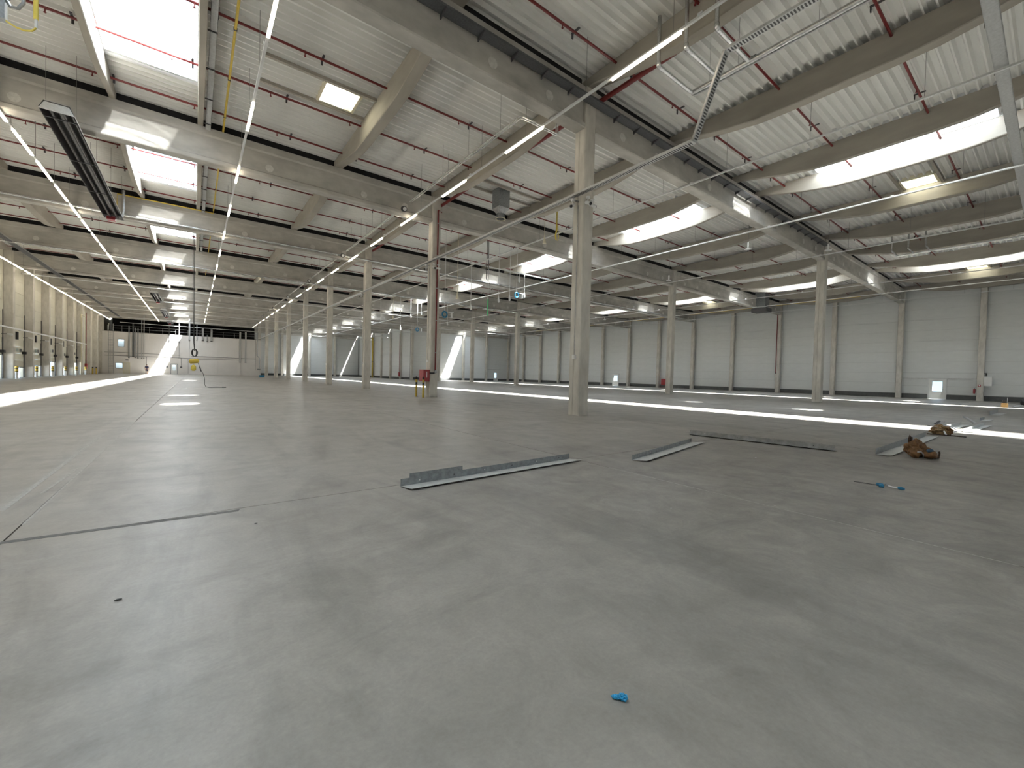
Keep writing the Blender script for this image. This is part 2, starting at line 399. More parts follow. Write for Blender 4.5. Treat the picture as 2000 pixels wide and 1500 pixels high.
for nm, c, last in (('left', CL, 9), ('middle', CM, 10), ('right', CR, 7)):
    for i in range(-4, last):
        lb = f'arched translucent rooflight of the {nm} aisle, {ORD[i]} from the camera' if i >= 0 else f'arched rooflight of the {nm} aisle behind the camera, {ORD[-i-1]} one back'
        if first: o = proto; o.location = (c, GY(i), 0); first = False; o['label'] = lb
        else: o = copytree(proto, (c, GY(i), 0), lb)
        o['category'] = 'skylight'; o['group'] = f'rooflights of the {nm} aisle'
        l = bpy.data.objects.new('daylight', DAYL); COL.objects.link(l); l.location = (c, GY(i)+6, ZD+1.62)
# square roof hatches
for k, (hx, hy, i, nm) in enumerate(hatches):
    t = thing('roof_hatch', f'square white roof hatch in the deck of the {nm} aisle, ' + ['second bay', 'first bay', 'first bay', 'third bay', 'fifth bay'][k], 'roof hatch', (hx, GY(i)+hy, 0), 'square roof hatches')
    b = B()
    for s_ in (-1, 1):
        b.box(min(s_*.6, s_*.70), max(s_*.6, s_*.70), -.70, .70, ZD-.06, ZD+.75); b.box(-.6, .6, min(s_*.6, s_*.7), max(s_*.6, s_*.7), ZD-.06, ZD+.75)
    b.build('curb', M['cream'], t)
    b = B(); zt = ZD+.76
    for q in range(4):
        pass
    b.quad((-.72, -.72, zt), (.72, -.72, zt), (.45, -.45, zt+.22), (-.45, -.45, zt+.22)); b.quad((.72, -.72, zt), (.72, .72, zt), (.45, .45, zt+.22), (.45, -.45, zt+.22))
    b.quad((.72, .72, zt), (-.72, .72, zt), (-.45, .45, zt+.22), (.45, .45, zt+.22)); b.quad((-.72, .72, zt), (-.72, -.72, zt), (-.45, -.45, zt+.22), (-.45, .45, zt+.22))
    b.quad((-.45, -.45, zt+.22), (.45, -.45, zt+.22), (.45, .45, zt+.22), (-.45, .45, zt+.22))
    b.build('dome', M['glazing'], t)
    b = B()
    for s_ in (-1, 1): b.box(-2.6, 1.2, s_*.78-.05, s_*.78+.05, ZD-.12, ZD-.01)
    b.build('trimmer', M['purlin'], t)
    ld = bpy.data.lights.new('daylight', 'AREA'); ld.size = 1.1; ld.energy = 14; l = bpy.data.objects.new('daylight', ld); COL.objects.link(l); l.location = (hx, GY(i)+hy, ZD+1.1)

# ------------------------------------------------------------------ walls built of sandwich panels
def panel_run(parent, axis, const, a0, a1, z0, z1, step, ph, m, out, skip=None):
    """panels of length step x height ph on the plane axis=const; 'out' = direction of room side"""
    g = .012; n = max(1, int(round((a1-a0)/step))); st = (a1-a0)/n; nz = max(1, int(round((z1-z0)/ph))); hh = (z1-z0)/nz
    t = .06
    for i in range(n):
        for j in range(nz):
            if skip and skip(a0+i*st, a0+(i+1)*st, z0+j*hh, z0+(j+1)*hh): continue
            lo, hi = (0, t) if out > 0 else (-t, 0)
            key = ('pan', axis, round(st, 3), round(hh, 3), out, m.name)
            def mk():
                if axis == 'x': return B().box(lo, hi, g/2, st-g/2, g/2, hh-g/2).mesh('wall_panel', m)
                return B().box(g/2, st-g/2, lo, hi, g/2, hh-g/2).mesh('wall_panel', m)
            me = shared(key, mk)
            link('wall_panel', me, parent, (const, a0+i*st, z0+j*hh) if axis == 'x' else (a0+i*st, const, z0+j*hh))
ZT = 12.7
def hole_wall_x(name, x0, x1, ya, yb, holes, m):
    """solid backing on an x-plane with rectangular holes [(y0,y1,z0,z1)] reaching the floor or not"""
    b = B(); y = ya
    for h0, h1, hz0, hz1 in sorted(holes):
        b.box(x0, x1, y, h0, -.3, ZT)
        if hz0 > 0: b.box(x0, x1, h0, h1, -.3, hz0)
        b.box(x0, x1, h0, h1, hz1, ZT); y = h1
    b.box(x0, x1, y, yb, -.3, ZT); return b.build(name, m)
def hole_wall_y(name, y0, y1, xa, xb, holes, m):
    b = B(); x = xa
    for h0, h1, hz0, hz1 in sorted(holes):
        b.box(x, h0, y0, y1, -.3, ZT)
        if hz0 > 0: b.box(h0, h1, y0, y1, -.3, hz0)
        b.box(h0, h1, y0, y1, hz1, ZT); x = h1
    b.box(x, xb, y0, y1, -.3, ZT); return b.build(name, m)
YE = GY(7)
doors_r = [(7.22, 8.42), (49.2, 50.5)]
wr = hole_wall_x('wall_right', XW+.52, XW+.72, GY(-4)-.3, YE+.4, [(a, b_, 0, 2.06) for a, b_ in doors_r], M['seam']); struct(wr, 'light grey panelled right wall')
def skip_r(a, b_, z0, z1): return any(a < d0 and b_ > d1 and z0 < 2.0 for d0, d1 in doors_r)
panel_run(wr, 'x', XW+.46, Y1-24, YE, .50, 11.75, 6, 1.125, M['panel'], 1, skip_r)
for d0, d1 in doors_r:
    q = math.floor((d0-Y1)/6); a = Y1+6*q
    for p0, p1 in ((a, d0-.1), (d1+.1, a+6)):
        for zz in (.5, 1.34): B().box(XW+.46, XW+.52, p0+.006, p1-.006, zz+.006, zz+.83).build('wall_panel', M['panel'], wr)
    B().box(XW+.46, XW+.52, a, a+6, 2.19, 2.738).build('wall_panel', M['panel'], wr)
bb = B()
for p0, p1 in ((Y1-24, 7.12), (8.52, 49.1), (50.6, YE)): bb.box(XW+.40, XW+.54, p0, p1, 0, .48)
struct(bb.build('baseboard_right', M['plinth']), 'dark grey plinth along the right wall')
def make_door(n, x, y0, y1, label):
    d = empty(f'door_{n}'); struct(d, label)
    b = B()
    b.box(x, x+.12, y0-.10, y0, 0, 2.14); b.box(x, x+.12, y1, y1+.10, 0, 2.14); b.box(x, x+.12, y0-.1, y1+.1, 2.06, 2.16); b.build('frame', M['rail'], d)
    b = B(); m0, m1, mz0, mz1 = y0+.22, y1-.24, .80, 1.84
    b.box(x+.03, x+.09, y0, y1, .01, mz0); b.box(x+.03, x+.09, y0, y1, mz1, 2.06); b.box(x+.03, x+.09, y0, m0, mz0, mz1); b.box(x+.03, x+.09, m1, y1, mz0, mz1)
    b.build('leaf', M['white'], d)
    B().box(x+.05, x+.07, m0, m1, mz0, mz1).build('pane', M['pane'], d)
    B().tube([(x+.02, y0+.12, 1.02), (x-.05, y0+.12, 1.02), (x-.05, y0+.24, 1.02)], .012, 6).build('handle', M['galv'], d)
    return d
make_door(1, XW+.40, 7.22, 8.42, 'white exit door with bright square window, near end of the right wall')
make_door(2, XW+.40, 49.2, 50.5, 'white exit door with bright window, mid right wall')
# conduit beside the near door
t = thing('wall_conduit', 'horizontal grey conduit beside the near exit door on the right wall', 'conduit', (0, 0, 0))
B().box(XW+.33, XW+.40, 8.55, 10.5, 2.10, 2.20).build('duct', M['tray'], t); B().box(XW+.33, XW+.40, 5.1, 7.1, 2.10, 2.20).build('duct', M['tray'], t)

# end wall of right aisle
d3 = (57.6, 58.7)
we = hole_wall_y('wall_back_right', YE+.30, YE+.5, XB-.2, XW+.9, [(d3[0], d3[1], 0, 2.06)], M['seam']); struct(we, 'grey panelled far wall closing the right aisle')
panel_run(we, 'y', YE+.24, XB+.3, XW+.4, .5, 11.75, 6.28, 1.125, M['panel'], 1, lambda a, b_, z0, z1: a < 58 < b_ and z0 < 2.0)
for p0, p1 in ((55.2, d3[0]-.1), (d3[1]+.1, XW+.4)): B().box(p0, p1, YE+.24, YE+.3, .5, 2.70).build('wall_panel', M['panel'], we)
B().box(d3[0]-.1, d3[1]+.1, YE+.24, YE+.3, 2.18, 2.70).build('wall_panel', M['panel'], we)
b = B(); b.box(XB+.3, d3[0]-.1, YE+.16, YE+.3, 0, .48); b.box(d3[1]+.1, XW+.5, YE+.16, YE+.3, 0, .48); struct(b.build('baseboard_back_right', M['plinth']), 'dark plinth of the far wall of the right aisle')
d = empty('door_3'); struct(d, 'white exit door with bright window in the far wall of the right aisle')
y = YE+.2; b = B(); b.box(d3[0]-.1, d3[0], y, y+.1, 0, 2.14); b.box(d3[1], d3[1]+.1, y, y+.1, 0, 2.14); b.box(d3[0], d3[1], y, y+.1, 2.04, 2.14); b.build('frame', M['rail'], d)
b = B(); b.box(d3[0], d3[1], y+.02, y+.08, 0, .7); b.box(d3[0], d3[1], y+.02, y+.08, 1.9, 2.05); b.box(d3[0], d3[0]+.15, y+.02, y+.08, .7, 1.9); b.box(d3[1]-.3, d3[1], y+.02, y+.08, .7, 1.9); b.build('leaf', M['white'], d)
B().box(d3[0]+.15, d3[1]-.3, y+.04, y+.06, .7, 1.9).build('pane', M['pane'], d)
# recess side wall and farthest wall of the middle aisle
ws = B().box(XB+.30, XB+.5, YE+.3, GY(10)+.4, -.3, ZT).build('wall_recess', M['seam']); struct(ws, 'grey panelled side wall of the far recess')
panel_run(ws, 'x', XB+.24, YE+.3, GY(10), .5, 11.75, 6, 1.125, M['panel'], 1)
wb = B().box(XL-.6, XB+.5, GY(10)+.32, GY(10)+.5, -.3, ZT).build('wall_back', M['seam']); struct(wb, 'farthest grey panelled wall of the middle aisle')
panel_run(wb, 'y', GY(10)+.26, XA+.4, XB, .5, 11.75, 6.2, 1.125, M['panel'], 1)
b = B().box(XA, XB+.3, GY(10)+.2, GY(10)+.32, 0, .48); b.box(XB+.16, XB+.3, YE+.3, GY(10), 0, .48); struct(b.build('baseboard_back', M['plinth']), 'dark plinth of the farthest walls')
wf = B().box(XL-.6, XW+.9, GY(-4)-.5, GY(-4)-.3, -.3, ZT).build('wall_front', M['panel']); struct(wf, 'grey panelled wall behind the camera')

# ------------------------------------------------------------------ left dock wall
docks = {}
heights = {46.777: 1.5, 52.777: 2.2, 58.777: 1.05, 64.777: 1.25, 70.777: 1.75, 76.777: 1.05, 82.777: 1.75}
XD = -13.94
holes = [(y0+2.6, y0+5.45, 0, 3.6) for y0 in heights]
wl = hole_wall_x('wall_left', XD-.2, XD, GY(-4)-.3, GY(10)+.4, holes, M['panel_beige']); struct(wl, 'ivory panelled left wall with loading docks')
for q in range(-4, 18):
    y0 = Y1+6*q
    if y0 < 20 or y0 > 112: continue
    z0 = 3.75 if any(abs(y0-h) < .5 for h in heights) else 0
    for j in range(7):
        za = z0+(11.75-z0)*j/7; zb = z0+(11.75-z0)*(j+1)/7
        B().box(XD, XD+.05, y0+.33, y0+5.67, za+.006, zb-.006).build('wall_panel', M['panel_beige'], wl)
    if z0:
        B().box(XD, XD+.05, y0+.33, y0+2.55, .01, 3.74).build('wall_panel', M['panel_beige'], wl)
for k, (y0, hh) in enumerate(sorted(heights.items())):
    d = thing('dock_door', f'ivory sectional dock door raised a little off the floor, {ORD[k]} along the left wall', 'dock door', (XD, y0+4.03, 0), 'sectional dock doors of the left wall')
    n = 4; z = hh
    for j in range(n):
        za = hh+(3.75-hh)*j/n; zb = hh+(3.75-hh)*(j+1)/n
        ds_ = B().box(-.04, .03, -1.42, 1.42, za+.008, zb-.008).build('door_section', M['panel_beige'], d)
        if j == 2: dwin = ds_
    za = hh+(3.75-hh)*.56
    for q in (-.75, .2): B().box(.03, .045, q, q+.62, za, za+.34).build('door_window', M['pane' if q < 0 else 'dark'], dwin)
    B().box(-.05, .05, -1.42, 1.42, hh-.06, hh).build('rubber_seal', M['black'], d)
    for s_ in (-1, 1): B().box(.02, .10, s_*1.47-.05, s_*1.47+.05, 0, 6.3).build('guide_rail', M['dark' if s_ > 0 else 'galv'], d)
    B().box(.03, .28, .9, 1.3, 2.35, 2.6).build('motor', M['black'], d)
    B().tube([(.1, 1.0, 4.05), (.5, 1.0, 4.05)], .03, 8).build('lamp_arm', M['dark'], d)
    B().tube([(.45, 1.0, 4.05), (.75, 1.0, 4.0)], [.05, .11], 10).build('dock_lamp', M['lamphead'], d)
    B().box(.06, .20, -1.1, -.75, 3.75, 4.5).build('spring_drum', M['black'], d)
    lev = B().box(-.6, .02, -1.4, 1.4, -.10, -.01).build('leveller_plate', M['galv'], d)
M['groundout'] = mat('yard_concrete', (.45, .45, .44), .9, var=.1, scale=2)
yard = B().box(-60, XL-.8, -10, 140, -1.4, -1.2).build('yard_ground', M['groundout']); struct(yard, 'concrete yard outside the docks'); yard.name = 'floor_yard'
# bollards on the dock wall
def bollard_mesh(): pass
for k, (x, y) in enumerate(((-12.75, 57.0), (-12.75, 63.0), (-12.75, 69.0), (-12.75, 75.0), (-12.75, 81.0), (-12.75, 87.0))):
    t = thing('dock_bollard', f'white bollard with yellow and black bands by the left docks, {ORD[k]} from the camera', 'bollard', (x, y, 0), 'banded dock bollards')
    B().tube([(0, 0, 0), (0, 0, .62)], .10, 14).build('post', M['white'], t)
    for q, (za, zb, m) in enumerate(((.62, .70, 'black'), (.70, .90, 'yellow'), (.90, .98, 'black'), (.98, 1.15, 'yellow'))):
        B().tube([(0, 0, za), (0, 0, zb)], .112, 14).build('band', M[m], t)
    B().tube([(0, 0, 1.15), (0, 0, 1.18)], [.112, .07], 14).build('cap', M['black'], t)
for k, (x, y) in enumerate(((-12.75, 92.4), (-12.45, 93.2))):
    t = thing('guard_post', f'yellow guard post with black top near the far left corner, {["nearer", "farther"][k]} of the pair', 'bollard', (x, y, 0), 'far yellow guard posts')
    B().tube([(0, 0, 0), (0, 0, .95)], .09, 12).build('post', M['yellow'], t); B().tube([(0, 0, .95), (0, 0, 1.15)], .09, 12).build('band', M['black'], t)
t = thing('hose_cabinet', 'red hose cabinet on the left wall near the far corner', 'cabinet', (-13.35, 91.3, 0))
B().box(-.1, .18, -.32, .32, .85, 1.65).build('body', M['redbox'], t); B().box(.18, .20, -.26, .26, .92, 1.58).build('door', M['redbox'], t)
B().tube([(0, .1, 1.65), (0, .1, 9.5)], .05, 8).build('riser', M['red'], t)
t = thing('downpipe', 'cream vertical pipe on the left dock wall before the far corner', 'pipe', (-13.0, 85.8, 0))
B().tube([(0, 0, 0), (0, 0, 8.2), (-.1, .4, 8.7), (-.1, 3, 8.7)], .09, 10).build('pipe', M['cream'], t)

# ------------------------------------------------------------------ white office block at the end of the left aisle
YB = GY(9)-.30
wo = empty('wall_back_left'); struct(wo, 'white boarded office front closing the left aisle')
hol = [(-11.38, -10.47, 5.0, 6.42), (-11.70, -10.66, .98, 1.98), (-3.45, -2.95, .75, 1.85)]
xs = [XL+.3, -11.70, -11.38, -10.66, -10.47, -7.0, -3.45, -2.95, 0, 3.9, 7.8, XA+.28]
zs = [0, .75, .98, 1.85, 1.98, 2.9, 5.0, 6.42, 7.88]
seams_x, seams_z = [XL+.3, -7.0, 0, 3.9, 7.8, XA+.28], [0, 2.9, 5.0, 7.88]
for i in range(len(xs)-1):
    for j in range(len(zs)-1):
        cx, cz = (xs[i]+xs[i+1])/2, (zs[j]+zs[j+1])/2
        if any(h[0] < cx < h[1] and h[2] < cz < h[3] for h in hol): continue
        g0 = .004 if xs[i] in seams_x else 0; g1 = .004 if xs[i+1] in seams_x else 0
        B().box(xs[i]+g0, xs[i+1]-g1, YB, YB+.12, zs[j], zs[j+1]).build('wall_board', M['whitewall'], wo)
B().box(XL+.3, XA+.28, YB+.0, GY(10)+.1, 7.80, 7.88).build('office_roof', M['plinth'], wo)
B().box(XA+.10, XA+.28, YB+.12, GY(10)+.1, 0, 7.8).build('office_side', M['whitewall'], wo)
B().box(XL+.3, XA+.2, GY(10)-.4, GY(10)-.3, 7.88, 12.0).build('void_shade_sheet', M['void'], wo)  # near-black sheet added so the shaded void over the office reads black
B().box(XL+.3, XA+.2, YB+1.6, YB+1.66, 0, 7.8).build('inner_partition', M['whitewall'], wo)
for n, (x0, x1, z0, z1) in enumerate(hol[:2]):
    d = empty(f'window_{n+1}'); struct(d, ['white-lit upper office window', 'wide lower office window in two lights'][n])
    b = B(); b.box(x0, x0+.06, YB-.03, YB+.08, z0, z1); b.box(x1-.06, x1, YB-.03, YB+.08, z0, z1); b.box(x0, x1, YB-.03, YB+.08, z0, z0+.06); b.box(x0, x1, YB-.03, YB+.08, z1-.06, z1); b.build('window_frame', M['galvflat'], d)
    B().box(x0+.06, x1-.06, YB+.02, YB+.04, z0+.06, z1-.06).build('pane', M['pane'], d)
    l = bpy.data.lights.new('office_light', 'AREA'); l.energy = 45; l.size = 1.2; l.color = (.85, .93, 1); lo = bpy.data.objects.new('office_light', l); COL.objects.link(lo); lo.location = ((x0+x1)/2, YB+.9, z1+.6); 
    B().box(lo.location.x-.6, lo.location.x+.6, YB+.3, YB+1.5, z1+.62, z1+.66).build('lamp_panel', M['white'], d)
d = empty('door_4'); struct(d, 'grey framed office door with small window at the far wall')
b = B(); b.box(-3.75, -3.65, YB-.06, YB, 0, 2.1); b.box(-2.75, -2.65, YB-.06, YB, 0, 2.1); b.box(-3.75, -2.65, YB-.06, YB, 2.0, 2.1); b.build('frame', M['galvflat'], d)
b = B(); b.box(-3.65, -2.75, YB-.04, YB, 0, .75); b.box(-3.65, -2.75, YB-.04, YB, 1.85, 2.0); b.box(-3.65, -3.45, YB-.04, YB, .75, 1.85); b.box(-2.95, -2.75, YB-.04, YB, .75, 1.85); b.build('leaf', M['rail'], d)
B().box(-3.45, -2.95, YB-.03, YB-.01, .75, 1.85).build('pane', M['pane'], d)
l = bpy.data.lights.new('office_light', 'AREA'); l.energy = 40; l.size = 1; lo = bpy.data.objects.new('office_light', l); COL.objects.link(lo); lo.location = (-3.2, YB+.9, 2.6)
d = empty('door_5'); struct(d, 'plain ivory office door beside the lower window')
b = B(); b.box(-10.60, -10.52, YB-.05, YB, 0, 2.08); b.box(-9.72, -9.64, YB-.05, YB, 0, 2.08); b.box(-10.6, -9.64, YB-.05, YB, 2.0, 2.08); b.build('frame', M['cream'], d)
B().box(-10.52, -9.72, YB-.03, YB, 0, 2.0).build('leaf', M['panel_beige'], d)
t = thing('door_sign', 'small dark sign above the plain office door', 'sign', (-10.1, YB-.03, 2.55)); B().box(-.2, .2, -.02, .02, -.1, .12).build('plate', M['traydark'], t)
# ladder with cage
t = thing('caged_ladder', 'tall caged steel ladder against the white office wall', 'ladder', (-12.25, YB-.35, 0))
for s_ in (-1, 1): B().box(s_*.33-.03, s_*.33+.03, -.03, .03, 0, 9.2).build('stile', M['galv'], t)
for q in range(26): B().bars((-.33, 0, .3+q*.30), (.33, 0, .3+q*.30), .018, 5).build('rung', M['galv'], t)
for q in range(8):
    z = 2.4+q*.95; B().tube([(-.34, 0, z), (-.38, -.35, z), (-.2, -.62, z), (.2, -.62, z), (.38, -.35, z), (.34, 0, z)], .018, 5).build('cage_hoop', M['galv'], t)
for x in (-.3, 0, .3): B().bars((x, -.6 if x == 0 else -.5, 2.4), (x, -.6 if x == 0 else -.5, 9.1), .014, 5).build('cage_bar', M['galv'], t)
# roof railing of the office block
t = thing('guard_rail', 'thin steel guard rail along the office roof edge', 'railing', (0, YB+.05, 7.88))
for k in range(13): B().bars((XL+1+k*1.95, 0, 0), (XL+1+k*1.95, 0, 1.05), .03, 6).build('post', M['galv'], t)
for z in (.55, 1.05): B().bars((XL+1, 0, z), (XA-.5, 0, z), .022, 6).build('rail', M['galv'], t)
# vertical trays and ducts hanging on the office front
vt = [(-9.82, 3.05, 9.0, .16, 'galvflat'), (-9.25, 3.3, 9.6, .22, 'traydark'), (-8.95, 3.1, 8.6, .12, 'galvflat'), (-8.55, 3.05, 8.7, .14, 'galvflat'), (-8.02, 3.0, 10.4, .12, 'tray'), (-7.70, 3.0, 11.1, .12, 'tray'),
      (-3.98, 6.5, 9.6, .12, 'traydark'), (-2.44, 6.4, 10.1, .14, 'tray'), (-.84, 7.0, 11.2, .24, 'tray'), (.35, 7.05, 10.2, .12, 'tray'), (1.32, 7.0, 9.5, .32, 'galv'), (2.05, 6.95, 8.2, .14, 'galvflat'), (2.77, 7.0, 9.4, .34, 'galv'), (7.75, 2.88, 9.3, .32, 'tray'), (8.75, 2.88, 9.3, .28, 'tray')]
for k, (x, z0, z1, wd, m) in enumerate(vt):
    o = thing('cable_riser', f'vertical cable tray hanging on the white office front, {ORD[k]} from the left', 'cable tray', (x, YB-.12, 0), 'vertical trays on the office front')
    b = B(); b.box(-wd/2, wd/2, .0, .05, z0, z1); b.box(-wd/2, -wd/2+.02, -.08, 0, z0, z1); b.box(wd/2-.02, wd/2, -.08, 0, z0, z1); b.build('tray', M[m], o)
    B().box(-wd/2-.02, wd/2+.02, -.09, .06, z0-.12, z0).build('end_box', M['dark'], o)
t = thing('conduit_run', 'long thin horizontal conduits across the white office front', 'conduit', (0, YB-.06, 0))
for z, x0, x1 in ((3.95, -13.2, -2.3), (3.35, -13.2, 7.7), (3.75, -.5, 10.6)): B().bars((x0, 0, z), (x1, 0, z-.12), .035, 6).build('pipe', M['traydark'], t)
for x, z0, z1 in ((-4.3, 1.5, 3.3), (-2.1, 1.5, 3.3), (-1.0, .2, 3.2), (-7.3, .1, 3.3), (-2.44, 3.2, 6.4), (-.84, 3.0, 7.0), (10.6, 1.2, 8.0)): B().bars((x, 0, z0), (x, 0, z1), .022, 6).build('drop', M['traydark'], t)
for k, (x, z) in enumerate(((-4.3, 1.45), (-2.1, 1.45))):
    o = thing('signal_bell', f'round grey wall device on a conduit, {["left", "right"][k]} of the small-window door', 'wall device', (x, YB-.09, z), 'round wall devices'); B().tube([(0, 0, 0), (0, -.08, 0)], .18, 16).build('disc', M['traydark'], o); B().tube([(0, -.08, 0), (0, -.12, 0)], .07, 10).build('cap', M['dark'], o)
t = thing('bent_duct', 'bent grey pipe at the right corner of the office front', 'pipe', (10.9, YB-.2, 0))
B().tube([(0, 0, 9.3), (0, 0, 4.4), (.4, 0, 3.9), (.4, 0, 1.6)], .09, 8).build('pipe', M['galv'], t); B().box(.0, .6, -.1, .1, 1.25, 1.5).build('foot', M['galvflat'], t)
t = thing('blue_bin', 'small blue box on the floor behind the far columns', 'box', (9.35, GY(7)+1.2, 0)); b = B(); b.prism([(-.35, -.25), (.35, -.25), (.4, .25), (-.4, .25)], 'z', 0, .38); b.build('body', M['blue'], t); B().box(-.42, .42, -.28, .28, .38, .42).build('rim', M['blue'], t)

# ------------------------------------------------------------------ light strips and unlit trunking
def hanger_pair(o, x, y, z, r=.006): B().bars((x, y, z), (x, y, ZD+.05), r, 5).build('hanger', M['wire'], o)
def strip(label, X, z, ya, yb, lit, grp, hang=3.0, wd=.07):
    o = thing('light_strip', label, 'light strip', (X, 0, z), grp)
    B().box(-wd/2, wd/2, ya, yb, .0, .06).build('trunking', M['rail'], o)
    if lit:
        y0, per, ln = lit; y = y0
        me_ = shared(('led', ln), lambda: B().box(-.04, .04, 0, ln, -.05, .0).mesh('led_tube', M['led']))
        while y < yb-1:
            if y > ya-.1: link('led_tube', me_, o, (0, y, 0))
            y += per
    y = ya+.8; k = 0
    me_h = shared('hang%.2f' % z, lambda: B().bars((0, 0, .06), (0, 0, ZD+.06-z), .007, 5).mesh('hanger', M['wire']))
    while y < yb and k < 16:
        if abs((y-Y1+6) % 12-6) > .45: link('hanger', me_h, o, (0, y, 0))
        y += hang; k += 1
    y = ya+6
    while y < min(yb, 60): B().box(-.06, .06, y, y+.12, .05, .10).build('coupler', M['rail'], o); y += 5.3
    return o
G = 'lit continuous light strips'
strip('lit light strip along the left column row, long gaps between tubes', 9.73, 10.2, -.5, 104.5, (6.08-5.27, 5.27, 2.2), G)
strip('lit light strip right of the left-aisle rooflights', 1.49, 10.2, 2, 104.5, (11.0, 5.45, 1.95), G)
strip('lit light strip left of the left-aisle rooflights, closely set tubes', -5.46, 10.15, 8, 104.5, (8.9, 3.02, 2.35), G)
strip('lit light strip beside the left dock wall', -12.3, 9.85, 20, 104, (21, 3.02, 2.4), G)
G = 'unlit white light trunking lines'
strip('unlit white trunking between left column row and middle rooflights', 17.8, 10.2, -1, 100, None, G)
strip('unlit bluish-white trunking right of the middle rooflights', 26.1, 10.2, -1, 112, None, G, wd=.10)
strip('unlit white trunking just left of the right column row', 34.5, 10.2, -1, 100, None, G)
strip('unlit white trunking left of the right-aisle rooflights', 47.45, 10.2, -1, 81, None, G)
strip('unlit white trunking right of the right-aisle rooflights', 53.2, 10.2, -1, 81, None, G)
strip('unlit thin trunking close to the right wall columns', 58.4, 10.2, -1, 81, None, G)

# ------------------------------------------------------------------ sprinkler pipes
head = B(); head.tube([(0, 0, 0), (0, 0, -.10)], .018, 6); head.tube([(0, 0, -.10), (0, 0, -.12)], [.035, .03], 8); head_me = head.mesh('sprinkler_head', M['red'])
clip = B().box(-.035, .035, -.16, .16, .05, .075).box(-.03, .03, .12, .15, -.10, .06).mesh('pipe_clip', M['dark'])
for i in range(0, 10):
    xr = XW if i < 7 else XB-.3
    for q, off in enumerate((1.62, 4.62, 7.65, 10.5)):
        y = GY(i)+off
        if y > 117 : continue
        if i == 9: continue
        o = thing('sprinkler_pipe', f'thin red sprinkler pipe under the deck, {ORD[q]} pipe of the {ORD[i]} roof bay', 'pipe', (0, y, 11.88), 'red sprinkler pipes')
        b = B(); b.tube([(XL+.4, 0, 0), (xr, 0, 0)], .040 if i < 2 else .036, 8); b.build('pipe', M['red'], o)
        if i < 4:
            n = 26 if i < 3 else 20
            for k in range(n):
                x = XL+1.5+k*2.9+(q % 2)*.6
                if x > xr-.5: break
                link('sprinkler_head', head_me, o, (x, 0, -.03)); link('pipe_clip', clip, o, (x+.55, 0, 0))
o = thing('sprinkler_main', 'thick red sprinkler main beside the left column row', 'pipe', (0, 0, 0))
B().tube([(XA+.32, -2, 11.38), (XA+.32, 44, 11.38)], .085, 12).build('pipe', M['red'], o)
for y in (1, 7, 10, 14, 19, 25, 31, 37): B().box(XA+.18, XA+.45, y, y+.05, 11.47, 11.51).build('bracket', M['galv'], o)

# ------------------------------------------------------------------ insulated cross pipes on the girders and other runs
def xpipe(label, Y, z, x0, x1, r, m='silver', brk=True):
    o = thing('cross_pipe', label, 'pipe', (0, Y, z), 'pipes running across the aisles')
    n = max(2, int((x1-x0)/1.0)); b = B()
    b.tube([(x0+(x1-x0)*k/n, 0, .006*math.sin(k*2.1)) for k in range(n+1)], r, 10); b.build('pipe', M[m], o, smooth=True)
    if brk:
        for k in range(0, n, 4): B().box(x0+k-.02, x0+k+.02, .0, .22, -r-.02, r+.02).build('bracket', M['galv'], o)
xpipe('silver insulated pipe along the third girder', GY(3)-.42, 10.46, XL+1, XW-1, .075)
xpipe('silver insulated pipe along the fourth girder', GY(4)-.42, 10.20, XL+1, XB, .065)
xpipe('white thin pipe crossing below the fifth girder', GY(5)-.4, 9.72, XL+1, XB, .05, 'rail')
xpipe('white thin pipe crossing below the sixth girder', GY(6)-.4, 9.8, XL+1, XW-2, .045, 'rail')
xpipe('white thin pipe crossing below the seventh girder', GY(7)-.4, 9.75, XL+1, XB, .045, 'rail')
xpipe('white thin pipe crossing below the eighth girder', GY(8)-.5, 9.5, XL+1, XB, .045, 'rail')
xpipe('white thin pipe in front of the office front', GY(9)-1.2, 9.5, -11, XB, .045, 'rail')
xpipe('white socket rail crossing the middle aisle in the second roof bay', 27.85, 10.0, 12, 25.5, .045, 'rail', False)
# cable tray on brackets along the first girder
o = thing('girder_tray', 'dark perforated cable tray on brackets along the first girder', 'cable tray', (0, GY(1)-.26, 11.14))
b = B(); b.box(1.5, XB-.6, -.34, -.02, 0, .012); b.box(1.5, XB-.6, -.345, -.335, 0, .07); b.box(1.5, XB-.6, -.025, -.015, 0, .07); b.build('tray', M['traydark'], o)
x = 1.6
while x < XB-1:
    if abs(x-XA) > .5: B().prism([(-.36, 0), (-.02, 0), (-.02, -.14)], 'x', x, x+.04).build('bracket', M['dark'], o)
    x += 1.21
# perforated tray on the left column row, rising near the camera
o = thing('column_tray', 'pale perforated cable tray fixed along the left column row', 'cable tray', (0, 0, 0))
pts = [(10.85, 104, 7.78), (10.85, 6.26, 7.90), (10.85, 5.46, 9.86), (10.85, -3, 9.86)]
for k in range(3):
    a, b_ = Vector(pts[k]), Vector(pts[k+1]); d = (b_-a).normalized(); ln = (b_-a).length
    bb = B(); bb.obox(a, b_, .20, .012)
    up = Vector((1, 0, 0)).cross(d); up = up if up.z > 0 or abs(up.z) < .3 else -up
    for s_ in (-.1, .1): bb.obox(a+Vector((s_, 0, 0))+up*.03, b_+Vector((s_, 0, 0))+up*.03, .01, .06)
    bb.build('tray', M['tray'], o)
    if k > 0 or True:   # slots
        sl = B(); t0 = 0 if k else max(0, ln-22); q = t0+.05
        while q < ln-.06:
            p = a+d*q; sl.obox(p-up*.008, p+d*.035-up*.008, .14, .004); q += .07
        s2 = sl.build('slots', M['dark'], o); s2['kind'] = 'stuff'
y = 10.777
